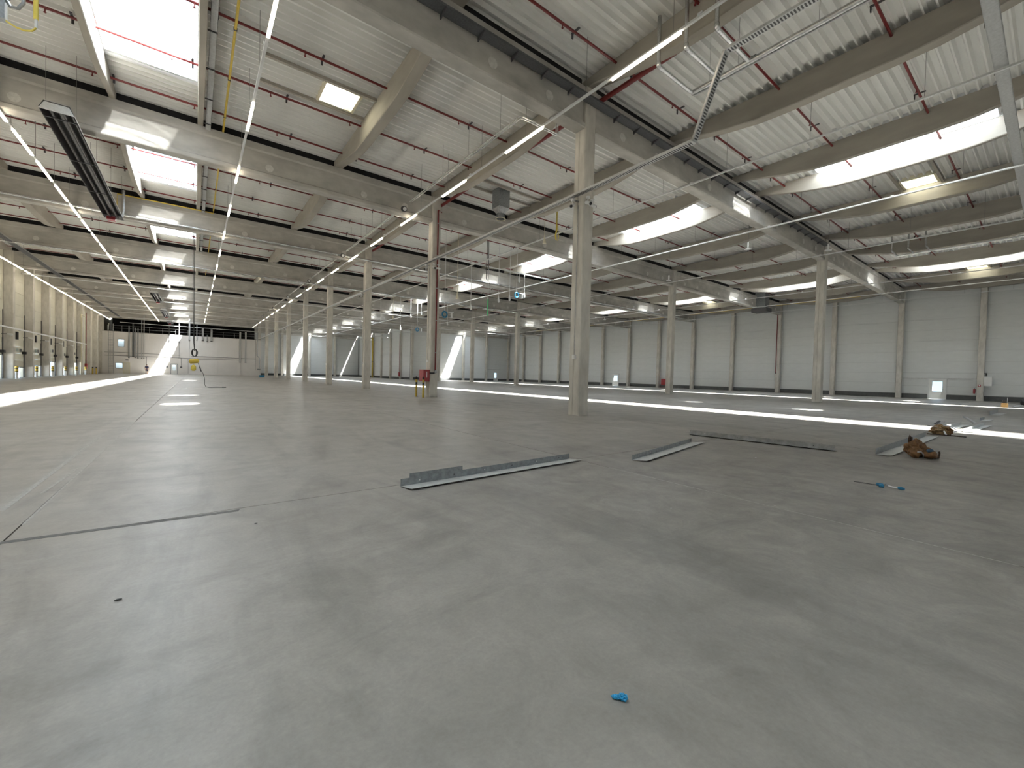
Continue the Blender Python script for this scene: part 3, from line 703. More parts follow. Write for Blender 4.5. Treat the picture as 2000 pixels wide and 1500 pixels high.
for i in range(1, 9): B().box(10.84, 11.04, GY(i)-.03, GY(i)+.03, 7.72, 7.76).build('bracket', M['galv'], o)
# flood lights on columns
def spot(o_, p, dirv, m='lamphead'):
    p = Vector(p); d = Vector(dirv).normalized()
    B().tube([p+Vector((0, 0, .10)), p+Vector((0, 0, .04))], .075, 12).build('base', M[m], o_)
    B().tube([p+Vector((0, 0, .06)), p+Vector((0, 0, -.1))], .022, 8).build('arm', M[m], o_)
    B().tube([p+Vector((0, 0, -.12))-d*.10, p+Vector((0, 0, -.12))+d*.14], .06, 12).build('lamp_can', M[m], o_)
    B().tube([p+Vector((0, 0, -.12))+d*.14, p+Vector((0, 0, -.12))+d*.165], .055, 12).build('lens', M['black'], o_)
for i in range(1, 8):
    for k, (dx, dy, dv, nm) in enumerate(((-.46, .10, (-.7, -.3, -.5), 'left'), (-.20, -.40, (0, -1, -.5), 'middle'), (.10, -.34, (1, -.1, -.05), 'right'))):
        if i > 2 and k: continue
        o = thing('spot_lamp', f'small white spot lamp at the tray of the {ORD[i-1]} left-row column, {nm} one', 'spot lamp', (0, 0, 0), 'white spot lamps on the column tray')
        spot(o, (XA+dx, GY(i)+dy, 7.72), dv)
    if i <= 4:
        o = thing('column_junction_box', f'small white box low on the {ORD[i-1]} left-row column', 'junction box', (XA-W/2-.03, GY(i), 0), 'small column boxes')
        B().box(-.04, .03, -.09, .05, 2.05, 2.2).build('body', M['lamphead'], o); B().box(-.055, -.04, -.06, .02, 2.09, 2.16).build('lid', M['white'], o); B().tube([(0, -.02, 2.2), (0, -.02, 7.6)], .012, 6).build('conduit', M['galv'], o)
# yellow gas pipe to the heater
o = thing('gas_pipe', 'yellow gas pipe beside the left-aisle rooflights leading to the heater', 'pipe', (0, 0, 0))
B().tube([(.93, .5, 11.78), (.93, 34.1, 11.78)], .038, 8).build('pipe', M['yellow'], o)
B().tube([(.93, 34.12, 11.78), (.93, 34.12, 11.6), (-3.70, 34.12, 11.58), (-3.72, 34.12, 10.3), (-3.72, 33.2, 10.0)], .036, 8).build('branch', M['yellow'], o)
for y in (5, 9, 12.8, 15.6, 18.4, 21.2, 26, 30): B().box(.88, .98, y, y+.03, 11.73, 11.83).build('clamp', M['dark'], o)
B().tube([(.93, 36, 11.78), (.93, 58, 11.78)], .038, 8).build('pipe', M['yellow'], o)
o = thing('rooflight_tray', 'pale metal cable tray beside the left-aisle rooflight purlin', 'cable tray', (CL+1.37+.26, 0, 11.55))
for i in range(0, 4):
    b = B(); b.box(-.09, .09, GY(i)+.4, GY(i)+11.6, 0, .01); b.box(-.09, -.08, GY(i)+.4, GY(i)+11.6, 0, .06); b.box(.08, .09, GY(i)+.4, GY(i)+11.6, 0, .06); b.build('tray', M['tray'], o)
    for k in range(6): B().box(-.16, .1, GY(i)+1+k*2, GY(i)+1.04+k*2, -.03, 0).build('bracket', M['dark'], o)
# mesh tray in the left aisle
o = thing('mesh_tray', 'grey wire mesh cable tray high along the left dock wall', 'cable tray', (-10.72, 0, 10.2))
b = B()
for x in (-.2, -.1, 0, .1, .2): b.box(x-.008, x+.008, 8, 104, 0, .016)
for s_ in (-.2, .2): b.box(s_-.008, s_+.008, 8, 104, .06, .075)
b.build('wires', M['tray'], o)
y = 40; b = B()
while y < 104: b.box(-.2, .2, y, y+.015, -.012, 0); b.box(-.18, .18, y, y+.1, .016, .05); y += .16
s2 = b.build('cross_wires', M['traydark'], o); s2['kind'] = 'stuff'
# rail on the left dock wall
o = thing('wall_rail', 'white horizontal cable duct across the left dock columns', 'cable duct', (-13.0, 0, 4.5)); B().box(-.05, .05, 20, 89, 0, .12).build('duct', M['rail'], o)
for y in range(23, 89, 6): B().box(-.1, .05, y-.05, y+.05, -.05, 0).build('bracket', M['galv'], o)

# insulated pipe group near the camera, at the left column row
def pipe_group(label, y0, xm, rows, ym, z=10.6):
    o = thing('foil_pipes', label, 'pipes', (0, 0, 0), 'foil-wrapped pipe groups')
    for y in rows:
        B().tube([(10.8, y, ZD-.02), (10.8, y, z+.06), (10.83, y, z+.01), (10.9, y, z), (xm-.1, y, z), (xm-.02, y-.03, z), (xm, y-.12, z)], .055, 10).build('branch', M['silver'], o, smooth=True)
        B().tube([(10.8, y, z+.12), (10.81, y, z+.03), (10.88, y, z)], .07, 10).build('elbow', M['silver'], o, smooth=True)
    n = 30; B().tube([(xm, rows[0]+(ym-rows[0])*k/n, z+.004*math.sin(k*1.7)) for k in range(n+1)], .075, 12).build('main', M['silver'], o, smooth=True)
    B().tube([(xm+.17, rows[0], z), (xm+.17, ym, z)], .028, 8).build('side_pipe', M['rail'], o)
    for y in rows[1:]+[rows[-1]-2]: B().bars((xm, y+.3, z), (xm, y+.3, ZD), .006, 5).build('hanger', M['wire'], o)
pipe_group('silver foil-wrapped pipes with three drops beside the nearest column', 7.45, 12.66, [7.45, 6.58, 5.72], -2.5)
def pair_pipes(i, y0):
    o = thing('pipe_pair', f'pair of thin silver pipes left of the column row, {ORD[i]} roof bay', 'pipes', (0, 0, 0), 'paired thin silver pipes')
    z = 10.62; xa = 9.15
    for k, dx in enumerate((0, .11)):
        B().tube([(XA-.35, y0-.25+k*.1, ZD-.4), (XA-.35, y0-.25+k*.1, z), (xa+dx+.1, y0-.25+k*.1, z), (xa+dx, y0-.1, z), (xa+dx, y0+.1, z), (xa+dx, y0+9.4, z)], .03, 8).build('pipe', M['silver'], o)
    for q in range(4): B().bars((xa, y0+1+q*2.3, z), (xa, y0+1+q*2.3, ZD), .006, 5).build('hanger', M['wire'], o)
    o2 = thing('air_fan', f'small round grey fan head at the end of the paired pipes, {ORD[i]} bay', 'fan', (xa, y0+10.2, z-.15), 'fan heads on paired pipes'); B().tube([(0, 0, 0), (0, -.18, -.06)], .15, 14).build('shell', M['dark'], o2); B().tube([(0, -.18, -.06), (0, -.22, -.07)], .10, 12).build('nozzle', M['lamphead'], o2)
for i in range(1, 7): pair_pipes(i, GY(i)+1.35)

# radiant heaters
def heater(k, X, y0, y1, z):
    o = thing('radiant_heater', ['long dark radiant strip heater hanging in the second left-aisle bay', 'dark radiant strip heater farther down the left aisle', 'small far radiant strip heater, third in the left aisle', 'farthest radiant strip heater above the office front'][k], 'heater', (X, 0, z), 'radiant strip heaters of the left aisle')
    b = B(); pr = [(-.42, -.02), (-.30, .24), (.30, .24), (.42, -.02), (.40, -.02), (.28, .21), (-.28, .21), (-.40, -.02)]
    b.prism(pr, 'y', y0, y1); b.build('reflector', M['heaterin'], o)
    b = B(); b.prism([(.405, -.03), (.425, -.03), (.31, .25), (.29, .25)], 'y', y0, y1); b.build('rim', M['galv'], o)
    for y in (y0, y1-.03): B().prism([(-.42, -.04), (-.40, .06), (-.26, .26), (.26, .26), (.40, .06), (.42, -.04)], 'y', y, y+.03).build('end_plate', M['galvlight'], o)
    for x in (-.16, .14): B().tube([(x, y0+.1, .05), (x, y1-.1, .05)], .055, 10).build('tube', M['heaterin'], o)
    n = int((y1-y0)/3.4)
    for q in range(n+1):
        y = y0+.6+q*(y1-y0-1.2)/max(1, n)
        B().box(-.41, .41, y, y+.03, -.03, -.005).build('cross_bar', M['dark'], o)
        for s_ in (-.36, .36): B().bars((s_, y, .1), (s_, y, ZD-z), .006, 5).build('hanger', M['wire'], o)
    B().box(-.3, .05, y1-.2, y1+.25, -.12, .05).build('burner', M['redbox'], o)
    B().tube([(.35, y1-.3, .1), (.42, y1-.3, .5), (.42, y1-.3, 1.6)], .06, 10).build('flue', M['galv'], o)
heater(0, -3.67, 20.3, 32.8, 9.75); heater(1, -3.67, 62, 71, 9.75); heater(2, -3.67, 80, 91, 9.75); heater(3, -3.67, 98, 104, 9.75)

# ventilation box hanging from the deck, with transition to a round collar
o = thing('vent_box', 'grey sheet-metal ventilation box with round outlet hanging under the deck', 'vent duct', (14.0, 19.85, 0))
hx = .36
B().box(-hx, hx, -hx, hx, 11.0-.02, ZD).build('box', M['galvflat'], o)
b = B(); n = 24; i0 = 0
sq = []
for k in range(n):
    a = 2*PI*k/n; c, s_ = math.cos(a), math.sin(a); m_ = max(abs(c), abs(s_)); sq.append((c/m_*hx, s_/m_*hx, 10.98))
b.v = sq+[(math.cos(2*PI*k/n)*.24, math.sin(2*PI*k/n)*.24, 10.68) for k in range(n)]
b.f = [(k, (k+1) % n, n+(k+1) % n, n+k) for k in range(n)]; b.build('transition', M['galv'], o)
B().tube([(0, 0, 10.69), (0, 0, 10.42)], .24, 24, False).build('collar', M['galvflat'], o, smooth=True)
B().tube([(math.cos(2*PI*k/24)*.28, math.sin(2*PI*k/24)*.28, 10.40) for k in range(25)], .022, 6).build('ring', M['cream'], o)
b = B()
for s_ in (-.5, .5): b.box(-2.5, 2.6, s_-.05, s_+.05, ZD-.13, ZD-.01)
b.build('trimmer', M['purlin'], o)
o = thing('vent_unit', 'dark grey ventilation unit under the roof near the right wall', 'vent duct', (54.6, 22.2, 0))
B().box(-.5, .5, -.6, .6, 10.2, ZD).build('box', M['galvflat'], o); B().box(-.75, .75, -.85, .85, 9.75, 10.2).build('outlet', M['dark'], o)
B().tube([(1.0, 0, 11.8), (1.0, 0, 10.6), (.6, 0, 10.3)], .035, 6).build('gas_pipe', M['yellow'], o)
o = thing('gas_line', 'yellow gas line under the deck along the right wall', 'pipe', (XW-1.6, 0, 11.3)); B().tube([(0, 14, 0), (0, 80, 0)], .05, 8).build('pipe', M['yellow'], o)
for y in range(17, 80, 6): B().bars((0, y, 0), (0, y, .7), .01, 5).build('hanger', M['wire'], o)
# drop pipes beside the right row
o = thing('drop_pipes', 'three silver drop pipes under the deck right of the right column row', 'pipes', (0, 0, 0))
for y in (7.4, 6.55, 5.7):
    B().tube([(XB+2.2, y, ZD), (XB+2.2, y, 10.75), (XB+2.25, y, 10.7), (XB+4.0, y, 10.7)], .05, 8).build('drop', M['silver'], o)
B().tube([(XB+4.0, 7.5, 10.7), (XB+4.0, -2, 10.7)], .06, 8).build('main', M['silver'], o)

# cable tray crossing overhead at the right edge
o = thing('overhead_tray', 'grey galvanised cable tray crossing overhead at the upper right edge', 'cable tray', (0, 1.27, 10.32))
b = B(); b.box(12.2, 37, -.13, .13, 0, .012); b.box(12.2, 37, -.135, -.125, 0, .08); b.box(12.2, 37, .125, .135, 0, .08); b.build('tray', M['tray'], o)
for x in (13, 15.6, 18.2, 20.8, 23.4, 26, 28.6, 31.2, 33.8): B().bars((x, .15, 0), (x, .15, ZD-10.32), .008, 5).build('hanger', M['wire'], o)

# ------------------------------------------------------------------ hydrant cabinet, riser and guard posts at the second column
yc = GY(2)
o = thing('hydrant_cabinet', 'red hydrant cabinet mounted on the second left-row column', 'cabinet', (XA-W/2, yc, 0))
B().box(-.40, -.01, -.28, .30, .92, 1.62).build('body', M['redbox'], o)
dr = B().box(-.36, -.05, -.30, -.28, .97, 1.57).build('door', M['redbox'], o)
B().box(-.22, -.18, -.305, -.30, 1.15, 1.5).build('white_mark', M['white'], dr)
o = thing('hydrant_riser', 'red vertical riser pipe with valve on the second left-row column', 'pipe', (XA+.06, yc-W/2-.06, 0))
B().tube([(0, 0, 1.62), (0, 0, 11.0), (.3, .2, 11.0)], .045, 10).build('pipe', M['red'], o)
for z in (2.6, 4.5, 6.4, 8.3, 10.2): B().tube([(0, 0, z), (0, 0, z+.05)], .06, 10).build('pipe_collar', M['galv'], o)
B().tube([(0, 0, 1.62), (0, 0, 1.48), (-.1, 0, 1.42), (-.34, .0, 1.42)], .05, 10).build('valve_pipe', M['dark'], o)
B().tube([(0, -.05, 1.5), (0, -.09, 1.5)], .09, 12).build('hand_wheel', M['galv'], o)
for k, (x, y) in enumerate(((10.42, 22.98), (10.36, 21.92))):
    o = thing('guard_post', f'yellow guard post with black bands by the hydrant column, {["farther", "nearer"][k]} one', 'bollard', (x, y, 0), 'guard posts at the hydrant column')
    B().tube([(0, 0, 0), (0, 0, .015)], .12, 14).build('foot_plate', M['galv'], o)
    B().tube([(0, 0, .01), (0, 0, .72)], .055, 14).build('post', M['yellow'], o)
    for za, zb, m in ((.72, .87, 'black'), (.87, 1.03, 'yellow'), (1.03, 1.17, 'black')): B().tube([(0, 0, za), (0, 0, zb)], .06, 14).build('band', M[m], o)
    B().tube([(0, 0, 1.17), (0, 0, 1.20)], [.06, .03], 14).build('cap', M['black'], o)
# right wall fittings
o = thing('electrical_box', 'grey electrical box on the right wall column past the near door', 'box', (XW-.02, 4.36, 0))
B().box(-.08, .14, -.36, .36, 1.48, 2.42).build('body', M['rail'], o); B().box(-.095, -.08, -.32, .32, 1.52, 2.38).build('lid', M['white'], o)
B().tube([(.05, .05, 2.42), (.05, .05, 2.7), (.12, .30, 2.75), (.12, .30, 9)], .05, 8).build('cable', M['black'], o)
o = thing('fire_extinguisher', 'red fire extinguisher beside the right wall column near the exit door', 'extinguisher', (XW+.28, 5.18, 0))
B().tube([(0, 0, .70), (0, 0, .74), (0, 0, 1.12), (0, 0, 1.18)], [.05, .08, .08, .03], 14).build('cylinder', M['redbox'], o); B().tube([(0, 0, 1.18), (0, 0, 1.24)], .025, 8).build('valve', M['black'], o); B().tube([(0, -.02, 1.22), (-.06, -.1, 1.1), (-.06, -.1, .8)], .012, 6).build('hose', M['black'], o); B().box(.06, .13, -.03, .03, .8, 1.1).build('bracket', M['dark'], o)
o = thing('fire_sign', 'small red square sign on the right wall column near the exit door', 'sign', (XW-.16, 4.82, 1.5)); B().box(-.012, 0, -.10, .10, -.1, .1).build('plate', M['redbox'], o); B().box(-.016, -.012, -.04, .04, -.04, .05).build('pictogram', M['white'], o)
o = thing('hose_cabinet', 'red hose cabinet on the right wall behind the right column row', 'cabinet', (XW+.25, 39.8, 0)); B().box(-.1, .2, -.4, .4, .45, 1.45).build('body', M['redbox'], o); B().box(-.115, -.1, -.34, .34, .5, 1.4).build('door', M['redbox'], o)
o = thing('wall_riser', 'dark red riser pipe on a right wall column', 'pipe', (XW-.19, Y1+12.16, 0)); B().tube([(0, 0, 2.6), (0, 0, 10.6)], .05, 8).build('pipe', M['red'], o); B().tube([(0, 0, 2.5), (0, 0, 2.62)], .07, 8).build('end_cap', M['dark'], o)
o = thing('recess_hydrant', 'dark red hydrant unit at the far recess corner column', 'hydrant', (XB-.22, 88.55, 0)); B().box(-.3, .0, -.3, .3, .6, 1.5).build('body', M['redbox'], o); B().tube([(-.05, .1, 1.5), (-.05, .1, 10)], .06, 8).build('riser', M['red'], o)
o = thing('recess_gas_riser', 'yellow vertical pipe in the far recess corner', 'pipe', (XB-.32, 106.2, 0)); B().tube([(0, 0, 0), (0, 0, 10.2)], .16, 10).build('pipe', M['yellow'], o); B().tube([(0, 0, 4), (0, 0, 4.1)], .2, 10).build('collar', M['dark'], o)

# ------------------------------------------------------------------ hanging cords and fittings in the middle aisle
def cord(label, x, y, z, kind, top=None):
    o = thing('hanging_cord', label, 'cord', (x, y, 0), 'hanging cords of the middle aisle')
    zt = top or ZD
    if kind == 'cream':
        B().bars((0, 0, z+.5), (0, 0, zt), .02, 6).build('cable', M['cream'], o); B().tube([(0, 0, z+.55), (0, 0, z+.25), (0, 0, z)], [.02, .07, .13], 12).build('socket', M['cream'], o)
    elif kind == 'white':
        B().bars((0, 0, z+.4), (0, 0, zt), .022, 6).build('cable', M['rail'], o); B().tube([(0, 0, z+.5), (0, 0, z+.3), (.02, 0, z+.1), (.02, 0, z)], [.03, .08, .09, .05], 10).build('plug', M['lamphead'], o)
    elif kind == 'loop':
        for k in range(3):
            w_ = .10+.03*k; B().tube([(-w_*.3, .02*k, zt), (-w_*.4, .02*k, z+.6), (-w_, .02*k, z+.25), (-w_*.6, .02*k, z), (w_*.6, .02*k, z), (w_, .02*k, z+.25), (w_*.4, .02*k, z+.6), (w_*.3, .02*k, z+.9)], .018, 6).build('loop', M['yelcable'], o)
    elif kind == 'black':
        B().tube([(-.05, 0, zt), (-.09, 0, z+.5), (-.09, 0, z+.12), (0, 0, z), (.09, 0, z+.12), (.09, 0, z+1.2), (.03, 0, zt)], .025, 6).build('loop', M['cord'], o)
    elif kind == 'green':
        B().bars((0, 0, z+1.1), (0, 0, zt), .03, 6).build('cable', M['rail'], o); B().bars((0, 0, z), (0, 0, z+1.3), .055, 8).build('tape', M['green'], o); B().box(-.5, .5, -.03, .03, z+.45, z+.50).build('cross_rail', M['rail'], o)
    elif kind == 'reel':
        B().bars((0, 0, z+.3), (0, 0, zt), .02, 6).build('cable', M['rail'], o)
        B().tube([(math.cos(a*PI/6)*.20, .0, z+.1+math.sin(a*PI/6)*.22) for a in range(13)], .06, 8).build('reel', M['blue'], o); B().box(.3, .75, -.03, .03, z+.28, z+.34).build('arm', M['rail'], o); B().tube([(.6, 0, z+.28), (.6, 0, z-.1)], [.05, .09], 10).build('lamp', M['lamphead'], o)
cord('cream pendant socket hanging just left of the nearest column', 17.8, 20.3, 9.9, 'cream')
cord('yellow looped cable hanging beside the nearest column', 17.6, 18.9, 9.75, 'loop')
cord('white pendant plug hanging under the socket rail', 21.7, 27.85, 9.25, 'white', 10.0)
cord('long white cord with plug, left of the blue reel', 19.65, 27.9, 7.3, 'white')
cord('grey-white cord with plug between long white cord and blue reel', 20.85, 28.0, 7.6, 'white')
cord('white cord ending right by the blue reel', 22.4, 28.0, 8.0, 'white')
cord('cream cord with small bell end left of the green cord', 15.8, 27.85, 7.1, 'cream')
cord('white cord nearest the hydrant column', 14.1, 27.9, 6.6, 'white')
cord('white cord between the bell end and the green cord', 17.1, 28, 6.4, 'white')
cord('green taped vertical cord with crossbar', 18.7, 28, 6.15, 'green')
cord('blue cable reel hanging with small lamp, higher one', 21.65, 28.1, 8.1, 'reel')
cord('blue cable reel hanging with small lamp, lower one at the hydrant column', 14.9, 28.1, 5.75, 'reel')
cord('black looped cable hanging near the second rooflight', 18.45, 27.8, 8.9, 'black')
for k, (px, py, z, kd) in enumerate(((18.6, 52, 7.9, 'white'), (20.2, 52, 8.3, 'cream'), (22.6, 52, 8.6, 'white'), (24.2, 52.2, 9.2, 'white'), (21.2, 52, 6.9, 'white'), (26.0, 52, 7.9, 'white'), (28.2, 52.3, 8.2, 'white'), (23.6, 52.1, 7.1, 'reel'))):
    cord(f'small far hanging cord between second and third columns, {ORD[k]} from the left', px, py, z, kd)
# pendant sensors on thin drops
for k, (x, y, z) in enumerate(((31.0, 8.9, 9.55), (26.4, 11.6, 9.3), (30.6, 19.5, 9.4), (40.5, 30.2, 9.4), (44.6, 38.0, 9.3))):
    o = thing('pendant_sensor', f'white pendant lamp head on a thin drop, {ORD[k]} from the nearest column rightwards', 'lamp', (x, y, 0), 'white pendant heads')
    B().bars((0, 0, z+.4), (0, 0, ZD), .012, 5).build('drop', M['wire'], o); B().tube([(0, 0, z+.42), (0, 0, z+.1)], .05, 10).build('neck', M['lamphead'], o); B().tube([(0, 0, z+.04), (0, 0, z)], .19, 16).build('head', M['lamphead'], o)

# ------------------------------------------------------------------ hoist with trailing cable
o = thing('chain_hoist', 'yellow chain hoist hanging on a long black rope in the left aisle', 'hoist', (.0, 36.6, 0))
B().tube([(-.13, 0, 11.4), (-.10, 0, 6), (-.05, 0, 3.2), (0, 0, 2.55)], .022, 6).build('rope', M['cord'], o)
B().tube([(-.06, .05, 11.4), (-.04, 0, 6), (-.02, 0, 3.4), (.02, 0, 2.55)], .018, 6).build('rope', M['cord'], o)
for k in range(3): B().tube([(math.cos(a*PI/6)*(.17-.03*k), .03*k, 2.45+math.sin(a*PI/6)*.26) for a in range(13)], .028, 6).build('coil', M['cord'], o)
b = B(); b.tube([(-.30, 0, 1.86), (-.22, 0, 1.84), (.16, 0, 1.88), (.26, 0, 1.90)], [.10, .17, .17, .11], 14); b.build('motor', M['yellow'], o, smooth=True)
B().tube([(-.22, -.1, 1.86), (-.40, -.1, 1.74), (-.38, -.1, 1.95), (-.25, -.1, 2.02)], .02, 6).build('side_handle', M['galv'], o)
B().tube([(-.02, 0, 1.75), (-.04, 0, 1.55)], .02, 6).build('chain', M['galv'], o)
b = B(); b.tube([(-.05, 0, 1.60), (-.05, 0, 1.50), (-.05, 0, 1.25), (-.05, 0, 1.18)], [.05, .14, .15, .06], 12); b.build('hook_block', M['yelcable'], o, smooth=True)
o2 = thing('hoist_cable', 'black control cable drooping from the hoist onto the floor', 'cable', (0, 36.6, 0))
B().tube([(.2, 0, 1.75), (.3, 0, 1.45), (.36, 0, 1.25), (.5, .05, 1.0), (.58, .1, .6), (.58, .1, .25), (.66, .15, .08), (.85, .22, .018), (1.2, .28, .016), (1.62, .33, .016)], .016, 6).build('cable', M['cord'], o2, smooth=True)
B().tube([(1.62, .33, .03), (1.85, .36, .03)], .032, 8).build('plug', M['black'], o2)
B().tube([(.30, 0, 1.45), (.38, 0, 1.15)], .035, 8).build('handset', M['dark'], o2)
# coil of cable at the upper left corner, close above
o = thing('overhead_plug', 'grey plug head with bent metal handles and yellow cable loop near the upper left corner', 'plug', (-2.0, 9.0, 6.3))
B().box(-.22, -.11, -.06, .06, -.17, .10).build('plug_head', M['galvflat'], o)
B().tube([(-.11, 0, .35), (-.12, 0, .16), (-.07, 0, .05), (.0, 0, .06), (.05, 0, .16), (.05, 0, .36)], .022, 8).build('handle', M['galv'], o, smooth=True)
B().tube([(-.02, 0, .4), (-.05, 0, .18), (-.10, 0, .12), (-.12, 0, .3)], .018, 8).build('handle', M['galv'], o, smooth=True)
B().tube([(-.15, 0, -.12), (-.10, 0, -.17), (-.02, 0, -.205), (.06, 0, -.21), (.13, 0, -.18), (.165, 0, -.13), (.172, 0, -.05), (.17, 0, .1)], .012, 8).build('yellow_loop', M['yelcable'], o, smooth=True)
B().tube([(.172, 0, -.12), (.172, 0, .0)], .017, 8).build('sleeve', M['white'], o)
B().tube([(.170, 0, .0), (.168, 0, .55)], .026, 8).build('yellow_cable', M['yelcable'], o)
B().bars((-.02, .02, .3), (-.02, .02, ZD-6.3), .008, 5).build('rope', M['cord'], o)
B().bars((.168, 0, .5), (.168, 0, ZD-6.3), .012, 5).build('rope', M['yelcable'], o)
o = thing('wall_camera', 'small white device hanging beside the left light strip', 'device', (-6.15, 24.6, 0)); B().bars((0, 0, 9.9), (0, 0, ZD), .012, 5).build('drop', M['wire'], o); B().box(-.12, .12, -.1, .1, 9.55, 9.9).build('body', M['dark'], o); B().box(-.16, .2, -.12, .12, 9.45, 9.57).build('base', M['lamphead'], o)

# ------------------------------------------------------------------ things on the floor
def angle(label, p0, p1, hgt, dep, side, m='galvflat', holes=0, extra=None, lift=.0):
    """steel angle from p0 to p1 along the upright flange; the flat flange lies to 'side' (+1 left of travel, -1 right)"""
    p0, p1 = Vector((*p0, 0)), Vector((*p1, 0)); L = (p1-p0).length; rz = math.atan2(p1.y-p0.y, p1.x-p0.x)
    o = thing('steel_angle', label, 'steel angle', p0, 'steel angles lying on the floor', rz)
    t = .006
    uf = B().box(0, L, -t/2, t/2, lift, hgt+lift).build('upright_flange', M[m], o)
    b = B(); y0, y1 = (0, dep*side) if side > 0 else (dep*side, 0)
    b.v = [(0, 0, .004+lift), (L, 0, .004+lift), (L+.05, dep*side, .022), (.03, dep*side, .022), (0, 0, .010+lift), (L, 0, .010+lift), (L+.05, dep*side, .028), (.03, dep*side, .028)]
    b.f = [(0, 1, 2, 3), (4, 7, 6, 5), (0, 4, 5, 1), (1, 5, 6, 2), (2, 6, 7, 3), (3, 7, 4, 0)]
    b.build('flat_flange', M['galvlight' if m == 'galvflat' else m], o)
    for k in range(holes):
        x = L*(k+.5)/holes; B().tube([(x, -t/2-.002, hgt*.55), (x, t/2+.002, hgt*.55)], .009, 10).build('bolt_hole', M['dark' if k % 2 else 'white'], uf)
    if extra: B().box(extra[0], extra[1], .004, .010, .02, extra[2]).build('backing_plate', M[m], o)
    return o
angle('long zinc steel angle nearest the camera, stepped plate at its left end', (2.01, 4.83), (5.05, 4.99), .098, .235, -1, holes=6, extra=(.12, .90, .150))
angle('short zinc steel angle lying right of the long one', (5.94, 4.37), (8.82, 4.94), .090, .25, -1, holes=2)
angle('shiny silver steel angle lying crosswise near the nearest column', (10.06, 5.68), (10.49, 2.76), .115, .10, -1, m='galv', holes=4)
angle('wide steel angle running away under the brown tool bag', (10.70, 2.16), (15.85, 2.18), .13, .24, -1, holes=0)
angle('pale steel angle continuing behind the paper heap', (17.6, 2.28), (21.9, 2.12), .12, .22, -1, m='galvlight')
angle('second pale steel angle behind the paper heap', (18.6, 1.75), (22.6, 1.62), .10, .2, -1, m='galvlight')
angle('short dark steel angle far right in front of the wood crate', (31.2, 2.07), (34.8, 2.02), .22, .35, -1, holes=0)
angle('thin zinc strip lying askew at the far right', (27.6, 2.62), (23.2, 1.93), .07, .12, 1, m='galv')
angle('small bent zinc offcut beside the askew strip', (25.6, 1.95), (26.6, 1.9), .12, .25, -1)

def blob(b, c, r, seed, amp=.25, nu=22, nv=14, flat=0.0, freq=2.2):
    i = len(b.v)
    for v in range(nv+1):
        th = PI*v/nv
        for u in range(nu):
            ph = 2*PI*u/nu; d = Vector((math.sin(th)*math.cos(ph), math.sin(th)*math.sin(ph), math.cos(th)))
            k = 1+amp*mnoise.noise(d*freq+Vector((seed, seed*.7, 0)))+amp*.5*mnoise.noise(d*freq*2.7+Vector((0, seed, 3)))
            p = Vector((d.x*r[0], d.y*r[1], d.z*r[2]))*k+Vector(c); p.z = max(p.z, .004); b.v.append(tuple(p))
    for v in range(nv):
        for u in range(nu): b.f.append((i+v*nu+u, i+(v+1)*nu+u, i+(v+1)*nu+(u+1) % nu, i+v*nu+(u+1) % nu))
    return b
# brown leather tool bag: axis along the picture's left-right direction there
rz = math.radians(-58)
o = thing('tool_bag', 'crumpled brown leather tool bag slumped on the floor', 'tool bag', (11.2, 1.60, 0), None, rz)
b = B(); blob(b, (-.10, .05, .17), (.27, .20, .19), 1.3, .30, 30, 18, freq=2.0); b.build('pouch', M['leather'], o, smooth=False)
b = B(); blob(b, (-.20, -.14, .09), (.13, .12, .10), 4.1, .25); b.build('side_pocket', M['leather'], o, smooth=True)
b = B(); blob(b, (.14, -.16, .08), (.20, .13, .085), 7.7, .3); b.build('front_pocket', M['leather'], o, smooth=True)
b = B(); blob(b, (.16, .06, .14), (.13, .10, .09), 2.9, .3); b.build('flap', M['leather'], o, smooth=True)
B().tube([(-.24, .10, .24), (-.25, .10, .36), (-.22, .11, .43), (-.18, .11, .40), (-.19, .10, .28)], .028, 8).build('handle', M['leatherd'], o, smooth=True)
B().tube([(.22, -.16, .10), (.30, -.17, .035), (.37, -.15, .03), (.40, -.13, .12), (.39, -.13, .16)], .022, 8).build('strap', M['leatherd'], o, smooth=True)
B().tube([(.12+math.cos(a*PI/8)*.07, -.22+.01*math.sin(a), .15+math.sin(a*PI/8)*.03) for a in range(9)], .035, 8).build('blue_cloth', mat('blue_cloth', (.05, .10, .17), .8, var=.3, scale=20), o, smooth=True)
B().tube([(-.22, -.24, .13), (-.13, -.27, .14), (-.07, -.27, .09), (-.06, -.25, .03)], .016, 8).build('buckle', M['galv'], o, smooth=True)
b = B(); blob(b, (-.06, .12, .36), (.05, .03, .03), 3.3, .4); b.build('paper_tip', M['cream'], o)
o.scale = (.60, .75, .92)
